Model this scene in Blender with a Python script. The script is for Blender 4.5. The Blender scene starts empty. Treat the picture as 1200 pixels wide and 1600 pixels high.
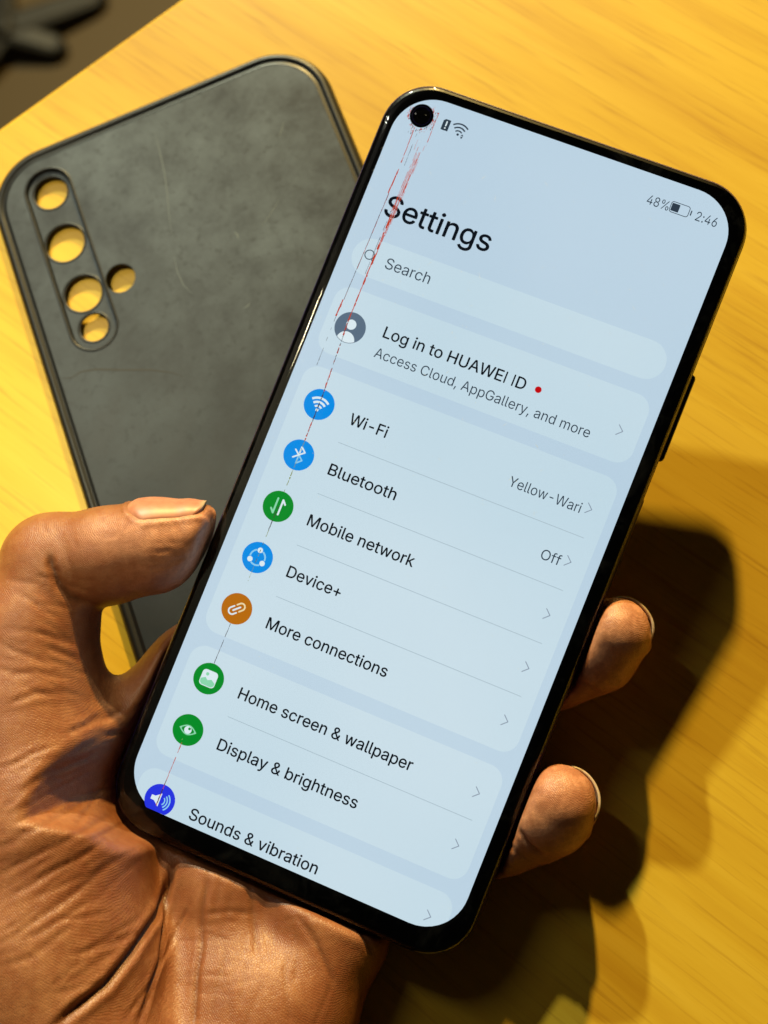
import bpy, bmesh, math, random
import numpy as np
from mathutils import Matrix, Vector

MM = 0.001                                  # the scene is laid out in millimetres and built in metres
scene = bpy.context.scene
C = scene.collection

# ---------------------------------------------------------------- camera, world, lamps, exposure
CAM_LOC = np.array([39.6647, -68.6566, 265.8549])
CAM_ROT = np.array([[0.98905261, 0.03651841, 0.14297322],
                    [0.0, 0.96889398, -0.24747618],
                    [-0.14756333, 0.24476696, 0.95828712]])
FPX = 2100.0                                # focal length in pixels of a 1200 x 1600 frame
cam_data = bpy.data.cameras.new('camera')
cam = bpy.data.objects.new('camera', cam_data)
C.objects.link(cam)
m4 = Matrix.Identity(4)
for i in range(3):
    for j in range(3):
        m4[i][j] = CAM_ROT[i][j]
    m4[i][3] = CAM_LOC[i] * MM
cam.matrix_world = m4
cam_data.sensor_fit = 'VERTICAL'
cam_data.sensor_height = 36.0
cam_data.lens = FPX * 36.0 / 1600.0
cam_data.clip_start = 0.01
cam_data.clip_end = 20.0
cam_data.dof.use_dof = True
cam_data.dof.focus_distance = 0.246
cam_data.dof.aperture_fstop = 14.0
scene.camera = cam

world = bpy.data.worlds.new('World')
scene.world = world
world.use_nodes = True
world.node_tree.nodes['Background'].inputs[0].default_value = (1.0, 0.86, 0.66, 1)
world.node_tree.nodes['Background'].inputs[1].default_value = 0.011

def lamp(name, target, travel, dist, power, color, size, spot=None, blend=0.5):
    d = bpy.data.lights.new(name, 'SPOT' if spot else 'AREA')
    d.energy = power
    d.color = color
    if spot:
        d.spot_size = math.radians(spot)
        d.spot_blend = blend
        d.shadow_soft_size = size * MM
    else:
        d.shape = 'DISK'
        d.size = size * MM
    o = bpy.data.objects.new(name, d)
    C.objects.link(o)
    L = Vector(travel).normalized()
    o.location = (Vector(target) - L * dist) * MM
    o.rotation_euler = L.to_track_quat('-Z', 'Y').to_euler()
    return o

# the warm desk lamp beyond the top of the picture, a paler one left of it, and an added overhead spot to brighten the case and its holes
lamp('warm_lamp', (40, 10, 0), (-0.053, -0.90, -0.432), 1400, 33.0, (1.0, 0.70, 0.23), 54)
lamp('pale_lamp', (40, 10, 0), (0.262, -0.83, -0.481), 1400, 17.5, (0.94, 1.0, 0.74), 44)
lamp('overhead_fill', (-112, 14, 0), (0.10, -0.15, -1.0), 545, 9.6, (1.0, 0.88, 0.54), 26, spot=25, blend=1.0)
# a slim tube lamp off to the left: the long glint on the phone's left edge
tube = lamp('tube_lamp', (-40, 60, 20), (0.42, -0.28, -0.86), 500, 0.36, (1.0, 0.95, 0.80), 10)
tube.data.shape = 'RECTANGLE'
tube.data.size = 0.008
tube.data.size_y = 0.18
tube.location = (-0.25, 0.30, 0.45)

scene.view_settings.view_transform = 'Standard'
scene.view_settings.look = 'None'
scene.view_settings.exposure = 0.0
scene.view_settings.gamma = 1.0
scene.view_settings.use_curve_mapping = False

# ---------------------------------------------------------------- helpers
def at(x, y, h):
    """millimetre point at height h above the table on the sight line of photo point x, y"""
    r = CAM_ROT @ np.array([(x - 600) / FPX, (800 - y) / FPX, -1.0])
    return CAM_LOC + r * ((h - CAM_LOC[2]) / r[2])

def srgb(r, g, b):
    f = lambda c: (c / 255 / 12.92) if c <= 10 else ((c / 255 + 0.055) / 1.055) ** 2.4
    return (f(r), f(g), f(b), 1.0)

def tag(o, label=None, cat=None, group=None, kind=None):
    if label: o['label'] = label
    if cat: o['category'] = cat
    if group: o['group'] = group
    if kind: o['kind'] = kind
    return o

def mesh_obj(name, verts, faces, mat, parent=None, smooth=False, scale=MM):
    me = bpy.data.meshes.new(name)
    v = np.asarray(verts, dtype=float) * scale
    me.from_pydata(v.tolist(), [], [list(map(int, f)) for f in faces])
    me.update()
    if smooth:
        me.shade_smooth()
    o = bpy.data.objects.new(name, me)
    C.objects.link(o)
    if mat: me.materials.append(mat)
    if parent: o.parent = parent
    return o

def empty(name, M=None):
    o = bpy.data.objects.new(name, None)
    o.empty_display_size = 0.01
    C.objects.link(o)
    if M is not None: o.matrix_world = M
    return o

def frame(R, t):
    M = Matrix.Identity(4)
    for i in range(3):
        for j in range(3):
            M[i][j] = R[i][j]
        M[i][3] = t[i] * MM
    return M

def node_mat(name):
    m = bpy.data.materials.new(name)
    m.use_nodes = True
    return m, m.node_tree.nodes, m.node_tree.links, m.node_tree.nodes['Principled BSDF']

def simple(name, col, rough=0.5, metal=0.0, spec=0.5, coat=0.0, emit=None, estr=1.0):
    m, N, L, b = node_mat(name)
    b.inputs['Base Color'].default_value = col
    b.inputs['Roughness'].default_value = rough
    b.inputs['Metallic'].default_value = metal
    b.inputs['Specular IOR Level'].default_value = spec
    b.inputs['Coat Weight'].default_value = coat
    if emit:
        b.inputs['Emission Color'].default_value = emit
        b.inputs['Emission Strength'].default_value = estr
    return m

def ramp(N, L, src, stops):
    r = N.new('ShaderNodeValToRGB')
    el = r.color_ramp.elements
    while len(el) < len(stops): el.new(0.5)
    for e, (p, c) in zip(el, stops):
        e.position = p
        e.color = c if len(c) == 4 else (*c, 1)
    L.new(src, r.inputs[0])
    return r.outputs[0]

def noise(N, L, vec, scale, detail=3, rough=0.5, dist=0.0):
    n = N.new('ShaderNodeTexNoise')
    n.inputs['Scale'].default_value = scale
    n.inputs['Detail'].default_value = detail
    n.inputs['Roughness'].default_value = rough
    n.inputs['Distortion'].default_value = dist
    if vec is not None: L.new(vec, n.inputs['Vector'])
    return n.outputs['Fac']

def mapping(N, L, rot=(0, 0, 0), sc=(1, 1, 1), loc=(0, 0, 0)):
    tc = N.new('ShaderNodeTexCoord')
    mp = N.new('ShaderNodeMapping')
    mp.inputs['Rotation'].default_value = rot
    mp.inputs['Scale'].default_value = sc
    mp.inputs['Location'].default_value = loc
    if rot != (0, 0, 0):
        m0 = N.new('ShaderNodeMapping')
        m0.inputs['Rotation'].default_value = rot
        L.new(tc.outputs['Object'], m0.inputs['Vector'])
        mp.inputs['Rotation'].default_value = (0, 0, 0)
        L.new(m0.outputs[0], mp.inputs['Vector'])
    else:
        L.new(tc.outputs['Object'], mp.inputs['Vector'])
    return mp.outputs[0]

def mixc(N, L, fac, a, b, mode='MIX'):
    n = N.new('ShaderNodeMix')
    n.data_type = 'RGBA'
    n.blend_type = mode
    for s, v in ((n.inputs[0], fac), (n.inputs[6], a), (n.inputs[7], b)):
        if hasattr(v, 'is_linked'): L.new(v, s)
        elif isinstance(v, (int, float)): s.default_value = v
        else: s.default_value = v if len(v) == 4 else (*v, 1)
    return n.outputs[2]

def math_n(N, L, op, a, b=0.0, clamp=False):
    n = N.new('ShaderNodeMath')
    n.operation = op
    n.use_clamp = clamp
    for s, v in ((n.inputs[0], a), (n.inputs[1], b)):
        if hasattr(v, 'is_linked'): L.new(v, s)
        else: s.default_value = v
    return n.outputs[0]

def bump(N, L, height, strength, dist, prev=None):
    n = N.new('ShaderNodeBump')
    n.inputs['Strength'].default_value = strength
    n.inputs['Distance'].default_value = dist
    L.new(height, n.inputs['Height'])
    if prev is not None: L.new(prev, n.inputs['Normal'])
    return n.outputs[0]

# ---------------------------------------------------------------- materials
def wood_material():
    m, N, L, b = node_mat('varnished_wood')
    # grain runs from upper left to lower right
    v = mapping(N, L, rot=(0, 0, math.radians(38)), sc=(9, 150, 60))
    streak = noise(N, L, v, 1.0, 5, 0.6, 0.35)
    v2 = mapping(N, L, rot=(0, 0, math.radians(36)), sc=(4.0, 40, 20), loc=(3, 1, 0))
    broad = noise(N, L, v2, 1.0, 3, 0.55, 0.6)
    v3 = mapping(N, L, rot=(0, 0, math.radians(38)), sc=(38, 900, 60))
    pore = noise(N, L, v3, 1.0, 3, 0.6)
    col = ramp(N, L, streak, [(0.24, (0.56, 0.315, 0.018)), (0.50, (0.65, 0.405, 0.028)), (0.74, (0.70, 0.455, 0.040))])
    col2 = ramp(N, L, broad, [(0.30, (0.86, 0.78, 0.62)), (0.55, (1, 1, 1))])
    c = mixc(N, L, 0.75, col, col2, 'MULTIPLY')
    pr = ramp(N, L, pore, [(0.54, (0, 0, 0)), (0.70, (1, 1, 1))])
    c = mixc(N, L, math_n(N, L, 'MULTIPLY', pr, 0.36), c, (0.33, 0.14, 0.009))
    L.new(c, b.inputs['Base Color'])
    b.inputs['Roughness'].default_value = 0.42
    b.inputs['Specular IOR Level'].default_value = 0.35
    nb = bump(N, L, streak, 0.12, 0.0004)
    L.new(nb, b.inputs['Normal'])
    return m

def case_material():
    m, N, L, b = node_mat('matte_black_rubber')
    v = mapping(N, L)
    cloud = noise(N, L, v, 85, 7, 0.70, 0.2)
    blot = noise(N, L, v, 420, 4, 0.62, 0.2)
    fine = noise(N, L, v, 2300, 3, 0.6)
    patch = noise(N, L, v, 26, 4, 0.55, 0.6)
    dirt = ramp(N, L, math_n(N, L, 'MULTIPLY', math_n(N, L, 'ADD', cloud, patch), 0.5), [(0.38, (0, 0, 0)), (0.62, (1, 1, 1))])
    # the worn, dusty end is towards the top of the case (local +y, right of centre)
    tc = N.new('ShaderNodeTexCoord')
    sx = N.new('ShaderNodeSeparateXYZ')
    L.new(tc.outputs['Object'], sx.inputs[0])
    yy = math_n(N, L, 'MULTIPLY_ADD', sx.outputs[1], 8.5)
    N[yy.node.name].inputs[2].default_value = 0.40
    wear = math_n(N, L, 'MAXIMUM', math_n(N, L, 'MINIMUM', yy, 1.0), 0.12)
    xx = math_n(N, L, 'MULTIPLY_ADD', sx.outputs[0], 9.0)
    N[xx.node.name].inputs[2].default_value = 0.80
    wear = math_n(N, L, 'MULTIPLY', wear, math_n(N, L, 'MAXIMUM', math_n(N, L, 'MINIMUM', xx, 1.0), 0.35))
    d = math_n(N, L, 'MULTIPLY', dirt, wear)
    spots = ramp(N, L, blot, [(0.30, (0, 0, 0)), (0.46, (1, 1, 1))])
    d = math_n(N, L, 'MULTIPLY', d, math_n(N, L, 'MULTIPLY_ADD', spots, 0.55))
    d.node.inputs[1].links[0].from_node.inputs[2].default_value = 0.45
    c = mixc(N, L, math_n(N, L, 'MULTIPLY', d, 1.15, True), (0.014, 0.019, 0.029), (0.105, 0.136, 0.182))
    specks = ramp(N, L, fine, [(0.71, (0, 0, 0)), (0.78, (1, 1, 1))])
    c = mixc(N, L, math_n(N, L, 'MULTIPLY', specks, math_n(N, L, 'MULTIPLY', wear, 0.30)), c, (0.24, 0.28, 0.31))
    L.new(c, b.inputs['Base Color'])
    ro = ramp(N, L, cloud, [(0.35, (0.50,) * 3), (0.70, (0.66,) * 3)])
    L.new(ro, b.inputs['Roughness'])
    b.inputs['Specular IOR Level'].default_value = 0.32
    L.new(bump(N, L, fine, 0.10, 0.0001), b.inputs['Normal'])
    return m

def skin_material():
    m, N, L, b = node_mat('skin')
    v = mapping(N, L)
    big = noise(N, L, v, 60, 4, 0.6)
    mid = noise(N, L, v, 420, 4, 0.6)
    at_pad = N.new('ShaderNodeAttribute'); at_pad.attribute_name = 'pad'
    at_dor = N.new('ShaderNodeAttribute'); at_dor.attribute_name = 'dorsal'
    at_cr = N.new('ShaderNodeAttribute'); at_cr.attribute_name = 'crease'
    tiny = noise(N, L, v, 1500, 2, 0.6)
    palm = ramp(N, L, big, [(0.28, (0.215, 0.068, 0.025)), (0.50, (0.305, 0.112, 0.044)), (0.70, (0.41, 0.175, 0.078))])
    pad = ramp(N, L, big, [(0.30, (0.50, 0.195, 0.100)), (0.66, (0.64, 0.300, 0.165))])  # natural pink of the pads, lightened further in place of light on the fingertips
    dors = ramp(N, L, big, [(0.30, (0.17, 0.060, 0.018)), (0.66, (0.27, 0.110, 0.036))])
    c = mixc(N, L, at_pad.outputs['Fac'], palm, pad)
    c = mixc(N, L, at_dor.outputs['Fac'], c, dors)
    c = mixc(N, L, math_n(N, L, 'MULTIPLY', ramp(N, L, mid, [(0.40, (1, 1, 1)), (0.60, (0, 0, 0))]), 0.42), c, (0.23, 0.060, 0.020))
    c = mixc(N, L, math_n(N, L, 'MULTIPLY', ramp(N, L, tiny, [(0.35, (1, 1, 1)), (0.55, (0, 0, 0))]), 0.16), c, (0.20, 0.075, 0.03))
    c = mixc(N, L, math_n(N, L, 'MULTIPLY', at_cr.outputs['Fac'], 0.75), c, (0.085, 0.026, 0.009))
    L.new(c, b.inputs['Base Color'])
    b.inputs['Roughness'].default_value = 0.42
    b.inputs['Specular IOR Level'].default_value = 0.45
    b.inputs['Subsurface Weight'].default_value = 0.08
    b.inputs['Subsurface Radius'].default_value = (1.0, 0.35, 0.15)
    b.inputs['Subsurface Scale'].default_value = 0.0016
    vor = N.new('ShaderNodeTexVoronoi')
    vor.feature = 'DISTANCE_TO_EDGE'
    vor.inputs['Scale'].default_value = 2300
    wv = N.new('ShaderNodeVectorMath'); wv.operation = 'ADD'
    nz = N.new('ShaderNodeTexNoise'); nz.inputs['Scale'].default_value = 300
    L.new(v, nz.inputs['Vector'])
    sc = N.new('ShaderNodeVectorMath'); sc.operation = 'SCALE'; sc.inputs['Scale'].default_value = 0.0012
    L.new(nz.outputs['Color'], sc.inputs[0])
    L.new(v, wv.inputs[0]); L.new(sc.outputs[0], wv.inputs[1])
    L.new(wv.outputs[0], vor.inputs['Vector'])
    cell = ramp(N, L, vor.outputs['Distance'], [(0.0, (0, 0, 0)), (0.16, (1, 1, 1))])
    n1 = bump(N, L, cell, 0.32, 0.00008)
    # friction ridges
    wav = N.new('ShaderNodeTexWave')
    wav.wave_type = 'BANDS'
    wav.bands_direction = 'DIAGONAL'
    wav.inputs['Scale'].default_value = 1500
    wav.inputs['Distortion'].default_value = 9.0
    wav.inputs['Detail'].default_value = 1.0
    wav.inputs['Detail Scale'].default_value = 0.22
    L.new(v, wav.inputs['Vector'])
    n2 = bump(N, L, wav.outputs['Fac'], 0.25, 0.00007, n1)
    n3 = bump(N, L, mid, 0.24, 0.00040, n2)
    L.new(n3, b.inputs['Normal'])
    return m

MAT = {
    'wood': wood_material(),
    'case': case_material(),
    'rim': simple('black_rubber_rim', (0.007, 0.008, 0.010, 1), 0.40, 0, 0.4),
    'skin': skin_material(),
    'floor': simple('dark_floor', (0.062, 0.039, 0.011, 1), 0.7),
    'stand': simple('black_paint', (0.004, 0.003, 0.002, 1), 0.6),
    'frame': simple('violet_black_metal', (0.022, 0.010, 0.085, 1), 0.30, 0.0, 0.4, 0.0),
    'bezel': simple('black_mask', (0.0015, 0.0015, 0.002, 1), 0.35, 0, 0.2),
    'button': simple('black_button', (0.006, 0.005, 0.008, 1), 0.3, 0.0, 0.5),
    'lens': simple('lens_glass', (0.002, 0.002, 0.003, 1), 0.05, 0, 0.8, 0.5),
    'nail': None,
}

# ---------------------------------------------------------------- setting: table top and the floor beyond its edge
E0, E1 = at(280, 0, 0)[:2], at(0, 200, 0)[:2]
ed = (E0 - E1) / np.linalg.norm(E0 - E1)           # along the table edge
en = np.array([ed[1], -ed[0]])                     # into the table
EC = (E0 + E1) / 2

def table_top():
    prof = [(0.9, 0.0), (0.25, -0.3), (0.0, -1.0), (0.0, -23.0), (0.8, -24.0)]
    far, wide = 620.0, 560.0
    V, F = [], []
    for off, z in prof:
        for s in (-wide, wide):
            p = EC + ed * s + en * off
            V.append((p[0], p[1], z))
    for i in range(len(prof) - 1):
        F.append((2 * i, 2 * i + 1, 2 * i + 3, 2 * i + 2))
    n0 = len(V)
    for s in (-wide, wide):
        p = EC + ed * s + en * far
        V.append((p[0], p[1], 0.0)); V.append((p[0], p[1], -24.0))
    F.append((0, n0, n0 + 2, 1))
    k = 2 * (len(prof) - 1)
    F.append((k, k + 1, n0 + 3, n0 + 1))
    F.append((n0, n0 + 1, n0 + 3, n0 + 2))
    o = mesh_obj('table_top', V, F, MAT['wood'])
    tag(o, 'yellow varnished wooden table top with diagonal grain', kind='structure')
table_top()
FZ = -720.0
fl = mesh_obj('floor', [(-2200, -900, FZ), (1500, -900, FZ), (1500, 2600, FZ), (-2200, 2600, FZ)], [(0, 1, 2, 3)], MAT['floor'])
tag(fl, kind='structure')

# ---------------------------------------------------------------- generic solids
def rrect(w, h, r, n=10, cx=0.0, cy=0.0):
    """rounded rectangle outline, counter-clockwise"""
    P = []
    r = max(r, 0.01)
    for qx, qy, a0 in ((1, 1, 0), (-1, 1, 90), (-1, -1, 180), (1, -1, 270)):
        for i in range(n + 1):
            a = math.radians(a0 + 90 * i / n)
            P.append((cx + qx * (w / 2 - r) + r * math.cos(a), cy + qy * (h / 2 - r) + r * math.sin(a)))
    return P

def loft(rings, close_start=False, close_end=False, closed=True):
    """rings: lists of equal-length 3-D loops"""
    V, F = [], []
    n = len(rings[0])
    for R in rings: V += list(R)
    for k in range(len(rings) - 1):
        for i in range(n if closed else n - 1):
            j = (i + 1) % n
            F.append((k * n + i, k * n + j, (k + 1) * n + j, (k + 1) * n + i))
    if close_start: F.append(tuple(range(n - 1, -1, -1)))
    if close_end: F.append(tuple((len(rings) - 1) * n + i for i in range(n)))
    return V, F

def rr_rings(w, h, r, prof, n=10, cx=0, cy=0):
    """prof: list of (inset, z)"""
    out = []
    for ins, z in prof:
        out.append([(x, y, z) for x, y in rrect(w - 2 * ins, h - 2 * ins, max(r - ins, 0.3), n, cx, cy)])
    return out

def curve_mesh(name, loops, mat, parent, z=0.0, extrude=0.0, bevel=0.0, bezier=False, scale=MM, res=5, bres=2):
    """filled 2-D curve (with holes) turned into a mesh; loops are point lists or bezier triples"""
    cu = bpy.data.curves.new(name, 'CURVE')
    cu.dimensions = '2D'
    cu.fill_mode = 'FRONT' if extrude == 0 and bevel == 0 else 'BOTH'
    cu.resolution_u = res
    cu.extrude = extrude
    cu.bevel_depth = bevel
    cu.bevel_resolution = bres
    for lp in loops:
        if bezier:
            s = cu.splines.new('BEZIER')
            s.bezier_points.add(len(lp) - 1)
            for p, q in zip(s.bezier_points, lp):
                p.handle_left_type = p.handle_right_type = 'FREE'
                p.handle_left = (q[0], q[1], 0); p.co = (q[2], q[3], 0); p.handle_right = (q[4], q[5], 0)
        else:
            s = cu.splines.new('POLY')
            s.points.add(len(lp) - 1)
            for p, q in zip(s.points, lp):
                p.co = (q[0], q[1], 0, 1)
        s.use_cyclic_u = True
    tmp = bpy.data.objects.new(name + '_tmp', cu)
    C.objects.link(tmp)
    dg = bpy.context.evaluated_depsgraph_get()
    me = bpy.data.meshes.new_from_object(tmp.evaluated_get(dg))
    me.name = name
    bpy.data.objects.remove(tmp)
    bpy.data.curves.remove(cu)
    co = np.empty(len(me.vertices) * 3)
    me.vertices.foreach_get('co', co)
    co = co.reshape(-1, 3)
    co[:, 2] += z
    co *= scale
    me.vertices.foreach_set('co', co.ravel())
    me.materials.clear()
    if mat: me.materials.append(mat)
    me.update()
    o = bpy.data.objects.new(name, me)
    C.objects.link(o)
    if parent: o.parent = parent
    return o

def circle(cx, cy, r, n=40):
    return [(cx + r * math.cos(2 * math.pi * i / n), cy + r * math.sin(2 * math.pi * i / n)) for i in range(n)]

def cw(p): return list(reversed(p))

# a black five-legged stand on the floor, far out of focus beyond the table edge
def floor_stand():
    hub = at(8, 50, FZ + 16)
    root = empty('floor_stand', Matrix.Translation(Vector((hub[0], hub[1], FZ)) * MM))
    tag(root, 'blurred black stand with spreading legs on the dark floor beyond the table edge', 'stand')
    ends = [at(85, 62, FZ + 20), at(150, -18, FZ + 20), at(-6, -60, FZ + 20), at(-110, 10, FZ + 20), at(-60, 130, FZ + 20)]
    for e in ends:
        a = np.array([0, 0, 18.0]); b_ = np.array([e[0] - hub[0], e[1] - hub[1], 10.0])
        d = (b_ - a) / np.linalg.norm(b_ - a)
        s = np.cross(d, [0, 0, 1.0]); s /= np.linalg.norm(s)
        u = np.cross(s, d)
        rings = []
        for t, w, hh in ((0, 13, 7), (0.5, 11, 6), (0.95, 9, 4), (1.0, 6, 3)):
            c = a + (b_ - a) * t
            rings.append([tuple(c + s * w * x + u * hh * y) for x, y in ((-1, -.6), (-.6, -1), (.6, -1), (1, -.6), (1, .6), (.6, 1), (-.6, 1), (-1, .6))])
        V, F = loft(rings, True, True)
        mesh_obj('leg', V, F, MAT['stand'], root)
        cst = [[(b_[0] * 0.97 + r * math.cos(q), b_[1] * 0.97 + r * math.sin(q), z) for q in np.linspace(0, 2 * math.pi, 13)[:-1]]
               for r, z in ((5, 1), (8, 3), (8, 11), (5, 14))]
        V, F = loft(cst, True, True)
        mesh_obj('foot', V, F, MAT['stand'], root)
    hr = [[(r * math.cos(q), r * math.sin(q), z) for q in np.linspace(0, 2 * math.pi, 17)[:-1]] for r, z in ((9, 4), (13, 8), (13, 24), (9, 28), (5, 29), (5, 34))]
    V, F = loft(hr, True, True)
    mesh_obj('hub', V, F, MAT['stand'], root)
floor_stand()

# ---------------------------------------------------------------- phone case, lying back upwards
CU = np.array([0.93754206, 0.34787195, 0.0]); CV = np.array([0.34787195, -0.93754206, 0.0])   # along its top edge, down its length
C_TL = np.array([-94.87568, 83.28701, 0.0])
CW, CL, CH = 82.2, 164.0, 2.9
CX0 = 1.2
c_org = C_TL + CU * (CX0 + CW / 2) + CV * (CL / 2)
case_R = np.stack([CU, -CV, np.array([0, 0, 1.0])], axis=1)

def build_case():
    root = empty('phone_case', frame(case_R, c_org))
    tag(root, 'scuffed matte black phone case lying back up on the table behind the phone', 'phone case')
    def lc(u, v): return (u - CX0 - CW / 2, CL / 2 - v)        # photo-measured offsets from the top left corner
    R = 14.0
    n = 16
    # wall and raised rim: loops of (inset, z); the left side narrows a little below the button cut-out
    prof = [(0.9, 0.25), (0.35, 0.12), (0.0, 0.5), (0.0, CH - 2.2), (0.18, CH - 1.4), (0.6, CH - 0.65), (1.1, CH - 0.25), (1.6, CH - 0.12),
            (2.05, CH - 0.22), (2.3, CH - 0.55), (2.55, CH - 0.62), (2.8, CH - 0.42), (3.3, CH - 0.34)]
    rings = rr_rings(CW, CL, R, prof, n)
    inner = [(2.4, CH - 1.9), (2.4, 0.4), (0.9, 0.3)]
    V, F = loft(rings)
    # side-button swelling on the left wall
    W = []
    for (x, y, z) in V:
        if x < -CW / 2 + 1.2:
            t = (y - (CL / 2 - 48)) / 17.0
            if abs(t) < 1: x -= 0.7 * min(1.0, (1 - abs(t)) * 7) * (1.0 if z < CH - 0.7 else 0.4)
        W.append((x, y, z))
    mesh_obj('rim', W, F, MAT['rim'], root, smooth=True)
    # skirt inside the wall so the wall has thickness
    V2, F2 = loft(rr_rings(CW, CL, R, [(0.9, 0.3), (1.9, 0.35), (1.9, CH - 1.4)], n))
    mesh_obj('inner_wall', V2, F2, MAT['rim'], root, smooth=True)
    # back plate with the pill-shaped camera recess and the flash hole cut through
    holes = [lc(15.2, 11.9), lc(14.75, 25.3), lc(15.05, 38.75), lc(15.0, 47.5)]
    radii = [4.05, 4.6, 4.4, 3.35]
    fx, fy = lc(24.2, 39.2)
    px, py = 15.1, 29.6
    pc = lc(px, py)
    PW, PH = 10.3, 46.6
    plate = [rrect(CW - 6.6, CL - 6.6, R - 3.3, n), cw(rrect(PW + 0.9, PH + 0.9, PW / 2 + 0.44, 14, *pc)), cw(circle(fx, fy, 3.5))]
    curve_mesh('back_plate', plate, MAT['case'], root, z=CH - 0.85, extrude=0.30, bevel=0.12)
    # thin raised lip round the recess, sloping wall, recessed floor with the four lens holes
    lip = rr_rings(PW + 1.5, PH + 1.5, PW / 2 + 0.74, [(0.1, CH - 0.46), (0.22, CH - 0.28), (0.5, CH - 0.25), (0.72, CH - 0.42), (0.9, CH - 0.9), (1.02, CH - 1.35)], 16, *pc)
    V, F = loft(lip)
    mesh_obj('recess_lip', V, F, MAT['rim'], root, smooth=True)
    floor_l = [rrect(PW - 0.2, PH - 0.2, PW / 2 - 0.1, 14, *pc)] + [cw(circle(h[0], h[1], r)) for h, r in zip(holes, radii)]
    curve_mesh('recess_floor', floor_l, MAT['case'], root, z=CH - 1.5, extrude=0.16, bevel=0.12)
    for h, r in zip(holes, radii):
        rg = [[(h[0] + q * math.cos(a), h[1] + q * math.sin(a), z) for a in np.linspace(0, 2 * math.pi, 41)[:-1]]
              for q, z in ((r + 0.45, CH - 1.21), (r + 0.32, CH - 1.1), (r + 0.12, CH - 1.08), (r - 0.02, CH - 1.25), (r, CH - 1.85))]
        V, F = loft(rg)
        mesh_obj('hole_ring', V, F, MAT['rim'], root, smooth=True)
    # light scratches and a long shallow crease in the rubber
    scr = simple('pale_scuff', (0.095, 0.120, 0.145, 1), 0.7)
    def strip(pts, w, name, mat, zz=CH - 0.405):
        V, F = [], []
        n_ = len(pts)
        for i, p in enumerate(pts):
            a = np.array(pts[max(i - 1, 0)]); b_ = np.array(pts[min(i + 1, n_ - 1)])
            d = (b_ - a) / np.linalg.norm(b_ - a); s = np.array([-d[1], d[0]])
            ww = w * math.sin(math.pi * (i + 0.35) / (n_ - 0.3))
            for k in (-1, 1): V.append((p[0] + s[0] * ww * k, p[1] + s[1] * ww * k, zz))
        for i in range(n_ - 1): F.append((2 * i, 2 * i + 1, 2 * i + 3, 2 * i + 2))
        mesh_obj(name, V, F, mat, root)
    def photo(x, y):
        q = at(x, y, CH - 0.4) - C_TL
        return lc(q @ CU, q @ CV)
    strip([photo(*p) for p in ((241, 205), (246, 222), (251, 243), (257, 270), (261, 300), (264, 335), (268, 366))], 0.14, 'scratch', scr)
    strip([photo(*p) for p in ((437, 310), (428, 326), (418, 341), (409, 353))], 0.11, 'scratch', scr)
    strip([photo(*p) for p in ((272, 400), (277, 425), (287, 446), (301, 459))], 0.10, 'scratch', scr)
    strip([photo(*p) for p in ((366, 362), (371, 367), (372, 373))], 0.26, 'scratch', scr)
    strip([photo(*p) for p in ((380, 482), (387, 478), (391, 473))], 0.16, 'scratch', scr)
    strip([photo(*p) for p in ((443, 190), (440, 204), (436, 214))], 0.14, 'scratch', scr)
    strip([photo(*p) for p in ((96, 591), (112, 590), (126, 581), (150, 577), (190, 578), (235, 578), (268, 582), (287, 588))], 0.20,
          'crease', simple('rubber_crease', (0.012, 0.012, 0.012, 1), 0.6))
    return root
case = build_case()

# ---------------------------------------------------------------- phone
PH_R = np.array([[0.9173044, 0.39700638, 0.03063607], [-0.38677802, 0.90666635, -0.16840099], [-0.09463296, 0.14262561, 0.98524238]])
PH_T = np.array([12.219307, -5.3369635, 26.0])
BW, BH, BCX, BCY, BT = 72.6, 152.3, 0.2, -1.05, 7.8

phone = empty('smartphone', frame(PH_R, PH_T))
tag(phone, 'black smartphone showing a settings list, held in a hand above the table', 'smartphone')

def glass_material():
    m, N, L, b = node_mat('cover_glass')
    N.remove(b)
    out = N['Material Output']
    tr = N.new('ShaderNodeBsdfTransparent')
    gl = N.new('ShaderNodeBsdfGlossy'); gl.inputs['Roughness'].default_value = 0.035
    fr = N.new('ShaderNodeFresnel'); fr.inputs['IOR'].default_value = 1.5
    mx = N.new('ShaderNodeMixShader')
    L.new(fr.outputs[0], mx.inputs[0]); L.new(tr.outputs[0], mx.inputs[1]); L.new(gl.outputs[0], mx.inputs[2])
    # fine smears and hairline scratches
    v = mapping(N, L, rot=(0, 0, 0.5), sc=(1, 1, 1))
    sm = noise(N, L, v, 90, 5, 0.7, 1.2)
    df = N.new('ShaderNodeBsdfDiffuse'); df.inputs[0].default_value = (0.8, 0.85, 0.9, 1)
    fac = ramp(N, L, sm, [(0.52, (0, 0, 0)), (0.80, (0.012,) * 3)])
    mx2 = N.new('ShaderNodeMixShader')
    L.new(fac, mx2.inputs[0]); L.new(mx.outputs[0], mx2.inputs[1]); L.new(df.outputs[0], mx2.inputs[2])
    L.new(mx2.outputs[0], out.inputs['Surface'])
    return m

def screen_mat(name, a, b_, scale=14.0):
    """back-lit panel: an even tint with the faint uneven tone of the display"""
    m, N, L, b = node_mat(name)
    v = mapping(N, L)
    n = noise(N, L, v, scale, 2, 0.4)
    c = ramp(N, L, n, [(0.35, srgb(*a)), (0.65, srgb(*b_))])
    b.inputs['Base Color'].default_value = (0.01, 0.01, 0.01, 1)
    b.inputs['Roughness'].default_value = 0.4
    b.inputs['Specular IOR Level'].default_value = 0.1
    L.new(c, b.inputs['Emission Color'])
    b.inputs['Emission Strength'].default_value = 1.0
    return m

def glow(name, rgb, k=1.0):
    c = srgb(*rgb)
    return simple(name, (0.005, 0.005, 0.005, 1), 0.4, 0, 0.1, emit=c, estr=k)

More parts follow.
